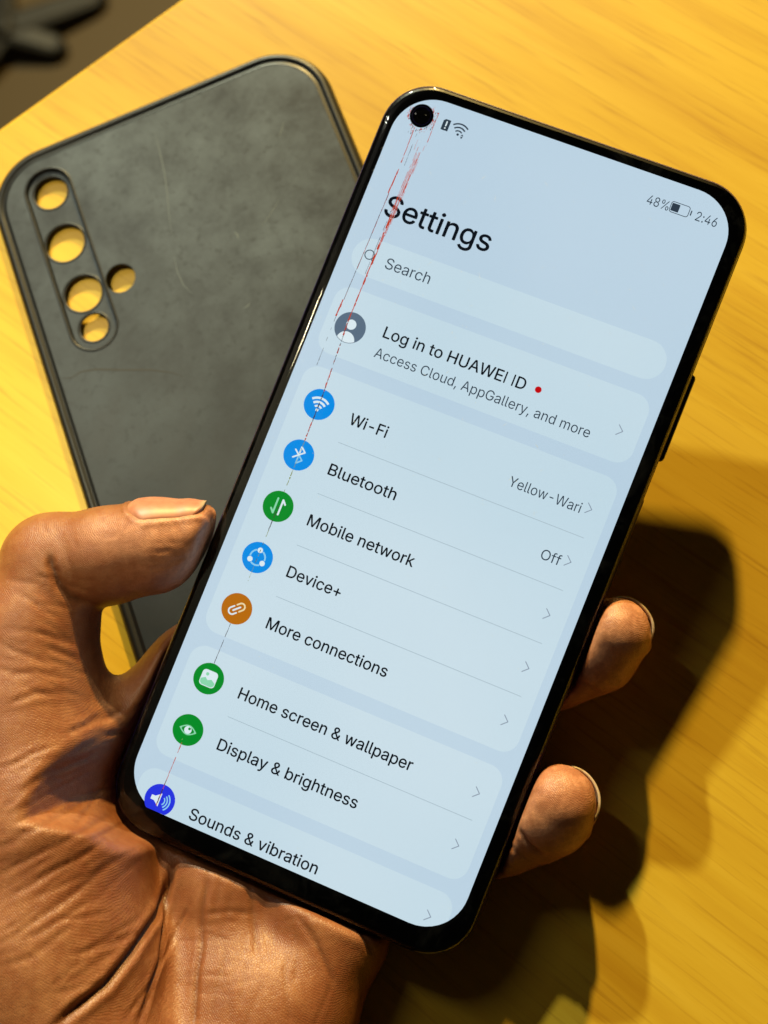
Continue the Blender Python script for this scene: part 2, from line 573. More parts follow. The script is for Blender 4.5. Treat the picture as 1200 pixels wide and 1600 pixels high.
SM = {
    'bg': screen_mat('screen_background', (187, 211, 228), (195, 217, 232)),
    'card': screen_mat('screen_card', (196, 220, 232), (206, 226, 236)),
    'ink': glow('screen_ink', (10, 16, 24)),
    'ink2': glow('screen_ink_grey', (46, 60, 74)),
    'chev': glow('screen_chevron', (140, 155, 172)),
    'rule': glow('screen_rule', (166, 187, 198)),
    'blue': glow('icon_blue', (2, 142, 232)),
    'green': glow('icon_green', (2, 140, 40)),
    'orange': glow('icon_orange', (186, 108, 12)),
    'navy': glow('icon_indigo', (38, 52, 226)),
    'slate': glow('icon_slate', (92, 112, 132)),
    'white': glow('icon_white', (222, 238, 244)),
    'pale': glow('icon_pale', (140, 205, 240)),
    'palegreen': glow('icon_pale_green', (140, 218, 175)),
    'cream': glow('icon_cream', (240, 222, 170)),
    'red': glow('red_dot', (196, 8, 12)),
    'dmg_red': glow('burnt_red', (192, 66, 40)),
    'dmg_dark': glow('burnt_dark', (66, 52, 60)),
    'dmg_pink': glow('burnt_pink', (200, 140, 140)),
    'dmg_olive': glow('burnt_olive', (132, 140, 50)),
}

def body_parts():
    # metal frame and rounded back
    prof = [(0.32, -1.35), (0.06, -1.75), (0.0, -2.6), (0.0, -4.4), (0.25, -5.6), (0.95, -6.8), (2.3, -7.55), (5.0, -7.8)]
    V, F = loft(rr_rings(BW, BH, 9.6, prof, 14, BCX, BCY), False, True)
    mesh_obj('frame', V, F, MAT['frame'], phone, smooth=True)
    # black mask under the glass, follows the curved edge
    prof = [(0.40, -1.30), (0.42, -0.95), (0.75, -0.45), (1.25, -0.18), (2.0, -0.08), (3.2, -0.05)]
    V, F = loft(rr_rings(BW, BH, 9.6, prof, 14, BCX, BCY), False, True)
    mesh_obj('bezel', V, F, MAT['bezel'], phone, smooth=False)
    # curved cover glass
    prof = [(0.22, -1.32), (0.26, -0.85), (0.52, -0.28), (0.95, 0.06), (1.6, 0.26), (2.5, 0.35), (3.6, 0.37)]
    V, F = loft(rr_rings(BW, BH, 9.6, prof, 14, BCX, BCY), False, True)
    g = mesh_obj('cover_glass', V, F, glass_material(), phone, smooth=True)
    # buttons on the right side
    for y0, y1, dx in ((22.9, 40.3, 0.22), (-3.2, 15.6, -0.35)):
        sec = [(-0.5, -2.6), (0.9, -2.75), (1.05, -3.1), (1.05, -4.2), (0.9, -4.55), (-0.5, -4.7)]
        rings = []
        for y, k in ((y0, 0.4), (y0 + 0.35, 0.85), (y0 + 0.8, 1.0), (y1 - 0.8, 1.0), (y1 - 0.35, 0.85), (y1, 0.4)):
            rings.append([(BCX + BW / 2 - 0.5 + (x + dx) * k, y, -3.65 + (z + 3.65) * k) for x, z in sec])
        V, F = loft(rings, True, True)
        mesh_obj('side_button', V, F, MAT['button'], phone, smooth=False)
    # bottom-edge details: speaker slot and port
    return g
body_parts()

SW, SH, SR = 66.6, 144.4, 8.2
def flat(name, pts, mat, z, parent=phone):
    return mesh_obj(name, [(x, y, z) for x, y in pts], [tuple(range(len(pts)))], mat, parent)
flat('screen', rrect(SW, SH, SR, 12), SM['bg'], 0.0)

def card(x0, x1, y0, y1, r, cut=None):
    pts = rrect(x1 - x0, y1 - y0, r, 8, (x0 + x1) / 2, (y0 + y1) / 2)
    return flat('settings_card', pts, SM['card'], 0.02)
card(-31.2, 31.2, 35.6, 43.0, 3.7)
card(-31.2, 31.5, 19.4, 32.8, 3.0)
card(-31.2, 31.5, -37.3, 16.6, 3.0)
card(-31.2, 31.5, -62.0, -40.1, 3.0)
# the last card runs off the bottom of the screen
def last_card():
    # right side down to the screen's rounded corner, along the bottom, up the left
    def corner(cx, cy, a0, a1):
        return [(cx + SR * math.cos(math.radians(a)), cy + SR * math.sin(math.radians(a))) for a in np.linspace(a0, a1, 10)]
    right = [p for p in corner(SW / 2 - SR, -SH / 2 + SR, 0, -90) if p[0] < 31.5]
    left = [p for p in corner(-SW / 2 + SR, -SH / 2 + SR, -90, -180) if p[0] > -31.2]
    loop = [p for p in rrect(62.7, 30.0, 3.0, 8, 0.15, -79.7) if p[1] > -70]     # right to left over the top
    loop += [(-31.2, -SH / 2 + SR - math.sqrt(SR ** 2 - (31.2 - SW / 2 + SR) ** 2))] + left[::-1] + right[::-1] + [(31.5, -SH / 2 + SR - math.sqrt(SR ** 2 - (31.5 - SW / 2 + SR) ** 2))]
    flat('settings_card', loop, SM['card'], 0.02)
last_card()

# lettering: outlines of a plain grotesque, one mesh per line of text
GLYPHS = {
    '%': [[197,283,175,283,154,283,136,287,121,297,105,307,94,319,86,335,79,351,75,368,75,388,75,396,75,404,75,412,75,431,79,449,87,464,94,480,106,493,121,503,136,512,154,517,175,517,197,517,216,512,230,503,245,493,256,480,264,464,272,449,276,431,276,412,276,404,276,396,276,388,276,368,272,351,264,335,256,319,245,307,230,297,215,287],[158,327,175,327,193,327,205,333,212,346,220,358,223,372,223,388,223,396,223,404,223,412,223,428,220,442,213,454,205,466,193,473,175,473,158,473,146,466,138,454,131,442,127,428,127,412,127,404,127,396,127,388,127,372,131,358,138,346,145,333],[523,-10,501,-10,480,-10,461,-5,446,5,431,14,420,27,412,43,404,59,400,76,400,95,400,103,400,112,400,120,400,139,404,156,412,172,420,188,432,201,447,210,462,220,480,225,501,225,523,225,541,220,556,210,571,201,582,188,590,172,597,156,601,139,601,120,601,112,601,103,601,95,601,76,597,59,589,43,582,27,570,14,555,5,541,-5],[484,35,501,35,518,35,530,41,538,53,545,65,549,79,549,95,549,103,549,112,549,120,549,136,545,150,538,162,531,174,519,180,501,180,484,180,472,174,464,162,457,150,453,136,453,120,453,112,453,103,453,95,453,79,456,65,464,53,471,41],[152,0,132,0,249,170,366,339,482,509,501,509,521,509,540,509,424,339,307,170,191,0,171,0]],
    '&': [[221,-7,197,-7,163,-7,135,-1,110,12,86,24,67,41,54,62,41,83,34,107,34,133,34,155,39,174,47,189,56,205,69,220,85,235,101,249,119,263,140,279,166,298,191,316,216,335,223,340,230,346,237,352,244,359,250,366,255,375,259,384,262,394,262,405,262,421,256,434,245,445,235,456,220,461,201,461,189,461,178,458,168,453,158,448,151,441,145,431,140,422,137,411,137,399,137,386,140,374,145,363,151,352,159,340,169,327,179,315,190,300,204,284,282,189,360,95,438,0,413,0,389,0,364,0,300,77,236,154,171,231,152,255,135,275,121,293,107,310,95,327,87,344,79,361,75,379,75,398,75,421,81,441,91,458,101,475,116,489,134,499,153,509,175,513,200,513,225,513,247,509,266,499,284,489,298,476,308,459,319,443,324,424,324,404,324,389,321,375,315,362,309,348,302,336,291,325,281,314,269,303,256,293,222,268,188,243,154,217,133,202,119,188,110,174,101,161,97,147,97,131,97,115,101,100,109,87,117,75,129,65,143,57,158,50,174,46,193,46,213,46,233,51,251,59,270,68,286,80,301,95,316,111,328,130,336,151,345,173,349,197,349,224,368,224,388,224,408,224,408,192,404,165,397,144,389,122,381,105,371,92,361,79,352,69,345,62,341,57,337,52,333,47,316,29,296,16,271,7,246,-2]],
    '+': [[217,34,198,34,198,144,198,254,198,364,217,364,236,364,255,364,255,254,255,144,255,34,236,34],[171,172,61,172,61,190,61,208,61,226,171,226,281,226,391,226,391,208,391,190,391,172,281,172]],
    ',': [[53,-119,38,-119,48,-56,58,8,68,71,91,71,114,71,137,71,119,8,102,-56,84,-119,69,-119]],
    '-': [[263,244,337,244,337,226,337,207,337,188,263,188,188,188,114,188,114,207,114,226,114,244,188,244]],
    '2': [[172,0,64,0,64,16,64,32,64,47,121,108,177,168,234,229,254,249,270,267,282,282,295,298,304,313,311,327,317,341,320,356,320,371,320,390,316,405,308,419,299,432,288,442,273,449,259,456,242,460,224,460,204,460,187,456,172,447,158,439,147,428,139,413,131,399,127,382,127,362,107,362,86,362,66,362,66,392,72,419,86,442,100,465,119,483,143,496,167,509,194,516,225,516,255,516,282,509,306,497,329,484,348,467,361,445,374,424,381,399,381,372,381,354,378,335,371,318,364,300,353,280,336,259,319,237,296,211,267,180,229,140,191,100,153,60,153,59,153,58,153,57,231,57,310,57,389,57,389,38,389,19,389,0,281,0]],
    '4': [[164,105,40,105,40,123,40,141,40,158,109,275,178,392,247,509,268,509,289,509,311,509,243,394,176,280,109,166,109,165,109,164,109,163,210,163,312,163,413,163,413,144,413,125,413,105,289,105],[302,0,282,0,282,40,282,81,282,121,282,130,282,138,282,146,282,203,282,260,282,318,302,318,322,318,343,318,343,212,343,106,343,0,322,0]],
    '6': [[258,-7,226,-7,195,-7,167,0,142,15,118,29,98,49,84,74,71,100,64,129,64,162,64,186,69,212,80,239,91,266,110,300,137,340,176,396,214,453,252,509,276,509,299,509,322,509,265,426,208,344,151,261,149,261,147,261,145,261,150,271,157,280,165,288,174,296,184,302,196,307,207,312,221,314,235,314,266,314,293,308,316,295,339,282,357,263,370,240,382,216,389,189,389,157,389,125,382,97,368,73,354,48,334,28,310,14,286,0],[207,48,226,48,246,48,264,53,279,63,294,72,306,85,314,101,323,118,327,136,327,157,327,178,323,197,314,213,306,230,294,242,279,251,264,261,246,265,226,265,207,265,189,261,174,252,159,243,147,230,138,214,129,198,125,179,125,158,125,137,129,118,138,102,147,85,159,72,174,63,189,53]],
    '8': [[260,-7,226,-7,192,-7,162,-1,136,11,109,24,89,40,74,62,59,83,52,108,52,135,52,157,56,177,65,195,74,213,86,229,101,241,116,253,133,261,153,265,153,265,153,266,153,267,128,273,108,287,93,308,78,329,70,353,70,380,70,406,77,429,90,450,104,470,122,486,146,498,169,510,196,516,226,516,256,516,283,510,306,498,329,486,348,470,361,450,375,429,382,406,382,380,382,353,374,329,359,308,344,287,325,273,300,267,300,266,300,265,300,265,319,261,336,253,351,241,366,229,378,213,387,195,396,177,401,157,401,135,401,108,393,83,378,62,364,40,343,24,317,11,291,-1],[204,49,226,49,249,49,268,53,285,60,301,68,314,78,323,91,332,105,337,121,337,139,337,158,332,174,322,189,313,203,300,214,283,223,266,231,247,235,226,235,205,235,186,231,169,223,152,214,139,203,130,189,120,174,115,158,115,139,115,121,120,105,129,91,138,78,151,68,167,60,184,53],[208,290,226,290,244,290,260,293,274,300,288,307,299,318,307,330,315,343,319,358,319,376,319,393,315,407,308,420,300,433,289,443,275,449,261,456,245,460,226,460,208,460,191,456,177,449,163,443,152,433,145,420,137,407,133,393,133,376,133,358,137,343,145,330,152,318,163,307,178,300,192,293]],
    ':': [[108,-4,95,-4,83,-4,72,0,63,9,54,18,50,28,50,41,50,54,54,65,63,73,72,82,83,87,95,87,108,87,119,82,128,73,137,65,141,54,141,41,141,28,137,18,128,9,119,0],[108,271,95,271,83,271,72,275,63,284,54,293,50,304,50,316,50,329,54,340,63,349,72,357,83,362,95,362,108,362,119,357,128,349,137,340,141,329,141,316,141,304,137,293,128,284,119,275]],
    'A': [[39,0,16,0,78,170,140,339,201,509,226,509,251,509,276,509,338,339,401,170,463,0,440,0,418,0,395,0,359,101,323,202,287,302,281,321,273,344,264,372,255,400,245,435,232,478,236,478,241,478,245,478,233,435,222,399,213,371,204,343,196,320,191,302,155,202,120,101,85,0,62,0],[197,142,110,142,110,161,110,180,110,199,197,199,283,199,370,199,370,180,370,161,370,142,283,142]],
    'B': [[122,0,60,0,60,170,60,339,60,509,120,509,181,509,241,509,276,509,306,503,329,491,352,479,369,462,381,442,392,422,398,399,398,374,398,352,394,334,387,320,379,306,369,294,356,286,344,277,330,271,315,267,315,265,315,264,315,262,331,261,347,255,363,245,379,235,392,221,402,203,413,185,418,163,418,136,418,111,412,87,400,67,388,46,370,30,344,18,319,6,287,0,247,0,184,0],[125,115,125,57,165,57,205,57,245,57,284,57,313,65,330,80,347,95,355,114,355,137,355,154,351,170,342,184,334,198,321,209,306,218,290,227,271,231,248,231,207,231,166,231,125,231,125,173],[125,341,125,285,162,285,200,285,238,285,257,285,273,289,288,296,303,303,315,313,323,326,332,339,336,355,336,372,336,395,328,414,313,429,297,444,273,452,240,452,202,452,163,452,125,452,125,396]],
    'C': [[293,-7,267,-7,223,-7,184,4,150,25,116,46,89,76,70,115,50,154,40,201,40,254,40,308,50,354,70,393,89,432,116,462,150,484,184,505,223,516,267,516,293,516,317,512,340,504,363,497,384,486,402,471,420,457,436,439,448,418,460,398,468,374,473,348,451,348,430,348,408,348,404,366,398,381,389,395,381,408,370,419,357,428,345,438,331,444,315,449,300,454,284,456,267,456,236,456,208,448,184,432,159,417,139,394,125,364,111,334,103,297,103,254,103,211,111,175,125,145,140,115,159,92,184,76,209,61,236,53,267,53,284,53,300,55,315,60,331,65,345,71,357,81,370,90,381,101,389,114,398,128,404,143,408,160,430,160,451,160,473,160,469,135,460,111,448,91,436,70,421,52,402,38,384,23,363,12,341,5,318,-3]],
    'D': [[271,0,219,0,178,0,137,0,96,0,96,19,96,38,96,57,136,57,175,57,215,57,256,57,291,65,318,81,345,97,366,119,379,149,392,179,399,214,399,255,399,296,392,331,379,361,366,390,346,412,320,428,293,444,260,452,221,452,178,452,136,452,93,452,93,471,93,490,93,509,137,509,181,509,225,509,275,509,317,499,353,478,388,458,415,429,433,391,452,353,462,308,462,255,462,202,452,157,433,119,414,81,387,51,351,31,314,10],[103,509,125,509,125,339,125,170,125,0,103,0,82,0,60,0,60,170,60,339,60,509,82,509]],
    'E': [[165,0,60,0,60,170,60,339,60,509,164,509,268,509,372,509,372,490,372,471,372,452,290,452,207,452,125,452,125,396,125,341,125,286,202,286,278,286,355,286,355,267,355,248,355,229,278,229,202,229,125,229,125,172,125,114,125,57,208,57,292,57,375,57,375,38,375,19,375,0,270,0]],
    'F': [[82,0,60,0,60,170,60,339,60,509,163,509,266,509,369,509,369,490,369,471,369,452,288,452,206,452,125,452,125,394,125,336,125,278,198,278,272,278,346,278,346,259,346,240,346,221,272,221,198,221,125,221,125,147,125,74,125,0,103,0]],
    'G': [[309,-7,269,-7,223,-7,184,4,149,25,115,46,88,77,69,116,50,155,40,201,40,254,40,308,50,354,69,393,88,432,115,462,149,484,183,505,221,516,265,516,292,516,317,512,340,504,364,496,385,484,403,469,422,454,437,437,449,416,461,396,470,373,474,349,452,349,430,349,408,349,403,365,396,380,387,393,379,406,368,417,356,427,344,436,330,444,315,448,300,453,283,456,265,456,235,456,208,448,183,432,159,417,139,394,125,364,111,334,103,297,103,254,103,211,111,175,125,145,140,115,159,92,184,76,209,61,237,53,269,53,297,53,323,59,345,71,367,83,384,101,396,123,409,146,415,172,415,202,421,201,428,200,434,199,384,199,333,199,283,199,283,218,283,237,283,256,348,256,413,256,478,256,478,237,478,219,478,200,478,158,469,122,451,91,433,60,408,36,377,19,345,2]],
    'H': [[82,0,60,0,60,170,60,339,60,509,82,509,103,509,125,509,125,435,125,362,125,289,214,289,303,289,392,289,392,362,392,435,392,509,414,509,435,509,457,509,457,339,457,170,457,0,435,0,414,0,392,0,392,77,392,155,392,232,303,232,214,232,125,232,125,155,125,77,125,0,103,0]],
    'I': [[60,170,60,0,76,0,92,0,108,0,108,170,108,339,108,509,92,509,76,509,60,509,60,339]],
    'L': [[160,0,60,0,60,170,60,339,60,509,82,509,103,509,125,509,125,358,125,208,125,57,203,57,282,57,361,57,361,38,361,19,361,0,261,0]],
    'M': [[81,0,60,0,60,170,60,339,60,509,91,509,121,509,152,509,193,402,235,294,277,187,280,180,284,170,287,159,291,148,295,136,299,123,303,110,307,97,311,84,315,71,319,59,322,49,317,49,312,49,307,49,310,59,314,70,318,83,322,95,326,108,330,121,334,134,338,147,342,158,346,170,349,179,352,187,394,294,435,402,476,509,507,509,537,509,568,509,568,339,568,170,568,0,547,0,525,0,504,0,504,97,504,194,504,291,504,302,504,314,504,327,505,340,505,354,505,369,505,383,506,398,506,413,506,428,507,443,507,457,509,457,511,457,513,457,508,441,503,426,498,409,492,393,487,378,482,363,477,348,472,334,467,322,463,309,459,299,456,291,418,194,380,97,342,0,323,0,305,0,286,0,248,97,209,194,170,291,167,299,163,309,159,321,155,333,150,346,145,361,140,376,135,391,129,408,124,424,118,441,112,457,114,457,117,457,119,457,119,444,120,431,120,416,120,401,121,387,121,372,121,357,121,342,122,328,122,315,122,302,122,291,122,194,122,97,122,0,101,0]],
    'O': [[311,-7,267,-7,223,-7,184,4,150,25,116,46,90,76,70,115,50,154,40,201,40,254,40,308,50,354,70,393,90,432,116,462,150,484,184,505,223,516,267,516,311,516,350,505,384,484,418,462,444,432,464,393,483,354,493,308,493,254,493,201,483,154,464,115,444,76,418,46,384,25,350,4],[236,53,267,53,297,53,325,61,349,76,374,91,394,114,408,144,423,174,430,211,430,254,430,298,423,335,408,365,394,395,374,417,349,433,325,448,297,456,267,456,236,456,209,448,184,433,159,417,140,394,125,364,111,334,103,297,103,254,103,211,111,174,125,144,140,114,159,92,184,76,209,61]],
    'S': [[263,-9,224,-9,187,-9,155,-3,128,9,100,21,79,38,64,60,49,82,40,107,38,137,60,137,82,137,104,137,106,117,112,101,123,88,134,75,149,65,166,59,184,52,203,49,224,49,247,49,268,53,286,60,304,68,319,78,329,92,340,105,346,121,346,139,346,155,341,169,332,179,323,189,311,198,296,205,281,211,264,217,245,222,224,228,204,234,184,239,142,251,109,268,86,289,63,311,52,339,52,372,52,401,60,426,75,448,90,469,111,486,138,498,164,510,194,516,227,516,261,516,290,510,316,498,342,486,362,469,377,449,392,428,400,404,401,378,380,378,358,378,337,378,335,403,323,423,302,437,281,451,256,459,225,459,203,459,184,455,167,448,151,441,138,431,129,418,120,406,115,391,115,376,115,358,120,344,131,334,142,323,154,314,169,308,184,302,199,297,212,293,230,289,247,284,264,279,279,275,295,270,312,264,328,257,344,248,359,238,373,227,385,214,395,198,404,181,408,162,408,139,408,111,401,86,386,64,372,41,351,24,323,11,296,-2]],
    'U': [[299,-8,259,-8,219,-8,184,0,154,15,124,31,101,53,85,80,68,107,60,138,60,173,60,285,60,397,60,509,81,509,103,509,124,509,124,399,124,288,124,178,124,154,130,132,141,113,152,94,167,79,187,68,207,57,231,52,259,52,287,52,311,57,331,68,351,79,366,94,377,113,387,132,393,154,393,178,393,288,393,399,393,509,414,509,436,509,457,509,457,397,457,285,457,173,457,138,449,107,433,80,416,53,393,31,363,15,334,0]],
    'W': [[180,0,155,0,109,170,63,339,16,509,38,509,60,509,82,509,109,404,136,300,163,196,168,179,172,163,175,145,179,128,183,111,187,94,190,76,194,58,197,40,194,40,192,40,189,40,193,58,196,76,200,94,203,111,207,128,211,145,215,163,220,179,224,196,251,300,279,404,306,509,331,509,355,509,380,509,407,404,434,300,462,196,466,179,470,163,474,145,478,128,482,111,486,94,490,76,494,58,497,40,494,40,491,40,488,40,492,58,495,76,499,94,502,111,506,128,510,145,515,163,519,179,523,196,550,300,576,404,603,509,625,509,647,509,670,509,623,339,577,170,530,0,505,0,480,0,455,0,426,108,397,215,368,323,362,344,357,367,351,391,346,416,341,444,336,475,341,475,345,475,350,475,345,445,340,419,335,395,330,371,324,347,318,323,289,215,260,108,230,0,205,0]],
    'Y': [[225,0,203,0,203,69,203,139,203,208,141,308,79,409,16,509,41,509,66,509,91,509,125,454,159,399,192,344,203,326,213,309,222,292,231,275,240,255,250,230,241,230,232,230,224,230,233,255,242,276,251,293,260,310,270,327,280,344,314,399,347,454,381,509,406,509,430,509,455,509,393,409,330,308,268,208,268,139,268,69,268,0,247,0]],
    'a': [[182,-9,160,-9,136,-9,114,-4,94,5,75,14,59,27,48,45,36,62,30,83,30,108,30,130,35,147,43,161,52,175,63,185,78,193,92,201,108,207,125,211,143,215,160,218,178,220,201,223,219,225,234,227,248,228,258,231,265,235,272,239,276,245,276,255,276,255,276,256,276,257,276,272,273,286,267,297,261,308,252,316,240,322,228,328,213,331,196,331,178,331,162,328,149,322,136,317,126,309,118,301,110,292,104,283,100,274,80,280,61,285,41,291,50,314,62,332,79,346,95,360,113,369,133,375,153,381,173,384,194,384,208,384,223,383,239,379,255,376,271,370,286,360,301,351,313,338,322,320,332,303,337,280,337,251,337,168,337,84,337,0,317,0,297,0,277,0,277,17,277,35,277,52,275,52,274,52,272,52,268,43,261,34,252,25,243,15,230,7,215,1,200,-5],[155,45,170,45,193,45,212,50,228,59,243,68,255,79,263,93,271,107,276,122,276,138,276,155,276,173,276,190,273,187,268,184,259,182,251,180,242,178,231,176,221,174,210,172,200,171,190,170,182,169,175,168,161,166,147,163,134,159,121,154,111,148,103,139,96,131,92,119,92,105,92,92,95,81,102,72,109,63,118,57,130,52,142,48]],
    'b': [[261,-8,229,-8,206,-8,187,-4,172,4,158,12,146,21,138,31,129,42,123,51,118,59,116,59,114,59,112,59,112,39,112,20,112,0,92,0,72,0,53,0,53,170,53,339,53,509,73,509,93,509,114,509,114,446,114,382,114,319,115,319,117,319,118,319,123,327,129,336,137,346,145,356,157,365,171,373,186,381,205,384,229,384,261,384,289,376,313,361,337,345,356,322,370,293,383,263,390,229,390,189,390,149,383,114,370,84,356,55,337,32,313,16,289,0],[197,47,220,47,244,47,263,53,279,66,295,78,308,95,316,117,324,138,328,162,328,189,328,216,324,240,316,261,308,282,296,299,280,311,264,324,244,330,220,330,197,330,177,324,161,312,145,300,133,284,125,263,117,242,113,217,113,189,113,161,117,136,125,115,133,94,146,77,162,65,178,53]],
    'c': [[226,-8,207,-8,173,-8,143,0,117,16,91,33,71,56,56,85,41,114,34,149,34,187,34,227,41,262,56,291,71,321,91,343,117,360,143,376,173,384,207,384,226,384,243,382,260,377,276,372,292,365,305,356,319,347,330,335,340,322,350,309,357,294,362,277,342,272,322,267,303,262,300,272,296,281,290,289,285,297,278,305,270,311,262,317,253,322,242,325,232,328,220,330,207,330,182,330,161,323,145,310,129,297,116,280,108,258,100,237,96,213,96,187,96,162,100,139,108,117,116,96,129,79,145,66,161,53,182,46,207,46,220,46,232,48,243,52,253,55,263,60,271,66,279,72,286,80,292,89,297,97,301,107,304,117,324,112,343,107,363,102,358,85,351,70,341,56,332,43,320,31,306,21,293,12,277,4,261,-1,244,-6]],
    'd': [[219,-8,195,-8,164,-8,136,0,111,16,87,32,68,55,55,84,41,114,34,149,34,189,34,229,41,263,55,293,69,322,88,345,112,361,136,376,164,384,196,384,219,384,238,381,253,373,268,365,279,356,287,346,296,336,302,327,306,319,308,319,309,319,311,319,311,382,311,446,311,509,331,509,351,509,372,509,372,339,372,170,372,0,352,0,332,0,313,0,313,20,313,39,313,59,311,59,309,59,307,59,302,51,295,42,287,31,278,21,267,12,252,4,238,-4],[181,47,205,47,227,47,247,53,263,65,279,77,291,94,299,115,308,136,312,161,312,189,312,217,308,242,300,263,292,284,279,300,263,312,247,324,228,330,205,330,181,330,161,324,145,311,129,299,116,282,108,261,100,240,96,216,96,189,96,162,100,138,109,117,117,95,129,78,145,66,161,53]],
    'e': [[238,-8,212,-8,175,-8,143,0,117,16,90,33,70,56,56,85,41,114,34,148,34,187,34,226,41,260,55,290,69,319,89,343,115,359,141,376,171,384,205,384,226,384,246,381,266,374,285,367,303,356,319,341,335,326,348,306,357,282,366,258,371,228,371,194,371,186,371,178,371,169,272,169,174,169,75,169,75,187,75,204,75,221,163,221,250,221,338,221,329,215,319,208,310,202,310,227,306,249,298,269,290,288,278,303,263,314,247,325,228,330,205,330,182,330,163,325,146,313,130,302,118,288,109,270,100,251,96,232,96,211,96,200,96,189,96,178,96,150,101,126,110,106,120,87,134,72,151,61,168,51,189,46,212,46,228,46,241,48,254,53,266,57,277,64,285,73,294,82,301,93,306,105,325,101,345,96,365,91,359,71,349,54,335,39,321,24,303,13,283,4,262,-4]],
    'f': [[154,379,228,379,228,362,228,344,228,327,154,327,80,327,6,327,6,344,6,362,6,379,80,379],[101,0,81,0,81,144,81,288,81,432,81,453,86,471,96,486,106,500,119,511,135,519,152,526,169,530,187,530,201,530,213,529,222,527,232,525,238,523,243,521,238,503,233,486,227,468,224,470,220,471,215,472,210,473,203,474,195,474,176,474,163,469,154,460,146,451,142,437,142,419,142,279,142,140,142,0,121,0]],
    'g': [[238,-151,207,-151,179,-151,155,-147,134,-140,113,-132,96,-123,82,-110,69,-98,58,-84,51,-69,67,-60,84,-50,101,-41,107,-49,113,-57,122,-66,130,-75,141,-82,154,-88,168,-94,186,-97,207,-97,238,-97,263,-90,282,-75,302,-60,311,-37,311,-6,311,19,311,44,311,68,310,68,308,68,306,68,301,60,295,51,287,41,278,32,267,23,252,16,238,8,219,5,195,5,164,5,137,12,113,27,88,41,69,62,55,90,41,118,34,152,34,191,34,230,41,264,55,293,69,322,88,345,112,361,137,376,165,384,196,384,220,384,239,381,253,373,268,365,280,356,288,346,297,336,303,327,308,319,309,319,311,319,313,319,313,339,313,359,313,379,333,379,353,379,372,379,372,250,372,121,372,-9,372,-42,365,-69,350,-90,335,-111,316,-126,291,-136,266,-146],[181,59,205,59,228,59,248,64,264,75,280,86,292,101,300,121,308,141,312,165,312,193,312,220,308,243,300,264,292,284,280,301,264,312,248,324,228,330,205,330,181,330,161,324,145,312,129,299,117,283,109,262,100,242,96,219,96,193,96,166,100,143,109,123,117,103,129,87,145,76,162,65]],
    'h': [[114,249,114,227,114,151,114,76,114,0,93,0,73,0,53,0,53,170,53,339,53,509,73,509,93,509,114,509,114,435,114,361,114,287,110,287,106,287,102,287,114,322,131,347,152,362,174,377,199,384,227,384,253,384,276,379,295,369,315,358,330,342,341,321,352,299,357,273,357,240,357,160,357,80,357,0,337,0,316,0,296,0,296,78,296,157,296,235,296,265,288,288,273,304,258,321,237,329,210,329,192,329,175,325,161,317,146,309,135,298,126,283,118,267]],
    'i': [[73,0,53,0,53,126,53,253,53,379,73,379,93,379,114,379,114,253,114,126,114,0,93,0],[95,443,84,443,72,443,62,447,54,455,45,462,41,472,41,483,41,494,45,504,54,512,62,520,72,524,84,524,95,524,106,520,114,512,122,504,126,494,126,483,126,472,122,462,114,455,106,447]],
    'k': [[132,158,110,137,110,162,110,187,110,212,113,212,117,212,121,212,175,268,230,323,284,379,310,379,335,379,360,379,301,319,243,259,184,199,182,199,179,199,177,199,155,178],[73,0,53,0,53,170,53,339,53,509,73,509,93,509,114,509,114,339,114,170,114,0,93,0],[320,0,294,0,245,62,197,124,148,186,162,200,177,214,191,229,252,152,312,76,372,0,346,0]],
    'l': [[147,-2,139,-2,110,-2,88,5,74,20,60,35,53,57,53,84,53,226,53,367,53,509,73,509,93,509,114,509,114,372,114,235,114,99,114,81,116,69,120,62,125,55,133,52,146,52,152,52,157,52,160,53,164,53,167,54,170,54,173,37,177,20,181,3,175,1,169,0,162,-1,154,-2]],
    'm': [[73,0,53,0,53,126,53,253,53,379,72,379,92,379,112,379,112,351,112,323,112,295,111,295,109,295,108,295,113,316,121,332,132,346,144,359,157,369,172,376,187,383,203,386,219,386,247,386,270,378,287,361,305,344,316,322,321,295,318,295,315,295,312,295,317,313,325,329,337,343,349,357,364,367,381,375,398,382,416,386,437,386,459,386,479,381,497,372,515,362,530,348,541,328,551,309,557,285,557,255,557,170,557,85,557,0,536,0,516,0,496,0,496,85,496,169,496,254,496,281,488,301,473,313,457,325,439,330,419,330,402,330,387,327,374,320,362,313,352,303,345,290,339,278,335,263,335,247,335,165,335,82,335,0,315,0,295,0,274,0,274,87,274,173,274,260,274,281,267,298,253,311,239,324,221,330,199,330,185,330,171,327,158,320,144,313,134,303,126,289,118,276,114,258,114,238,114,159,114,79,114,0,93,0]],
    'n': [[114,249,114,227,114,151,114,76,114,0,93,0,73,0,53,0,53,126,53,253,53,379,72,379,92,379,112,379,112,349,112,318,112,287,109,287,106,287,102,287,114,322,131,347,152,362,174,377,199,384,227,384,253,384,276,379,295,369,314,358,330,342,341,321,352,299,357,273,357,240,357,160,357,80,357,0,337,0,316,0,296,0,296,78,296,157,296,235,296,265,288,288,273,304,258,321,237,329,210,329,192,329,175,325,161,317,146,309,135,298,126,283,118,267]],
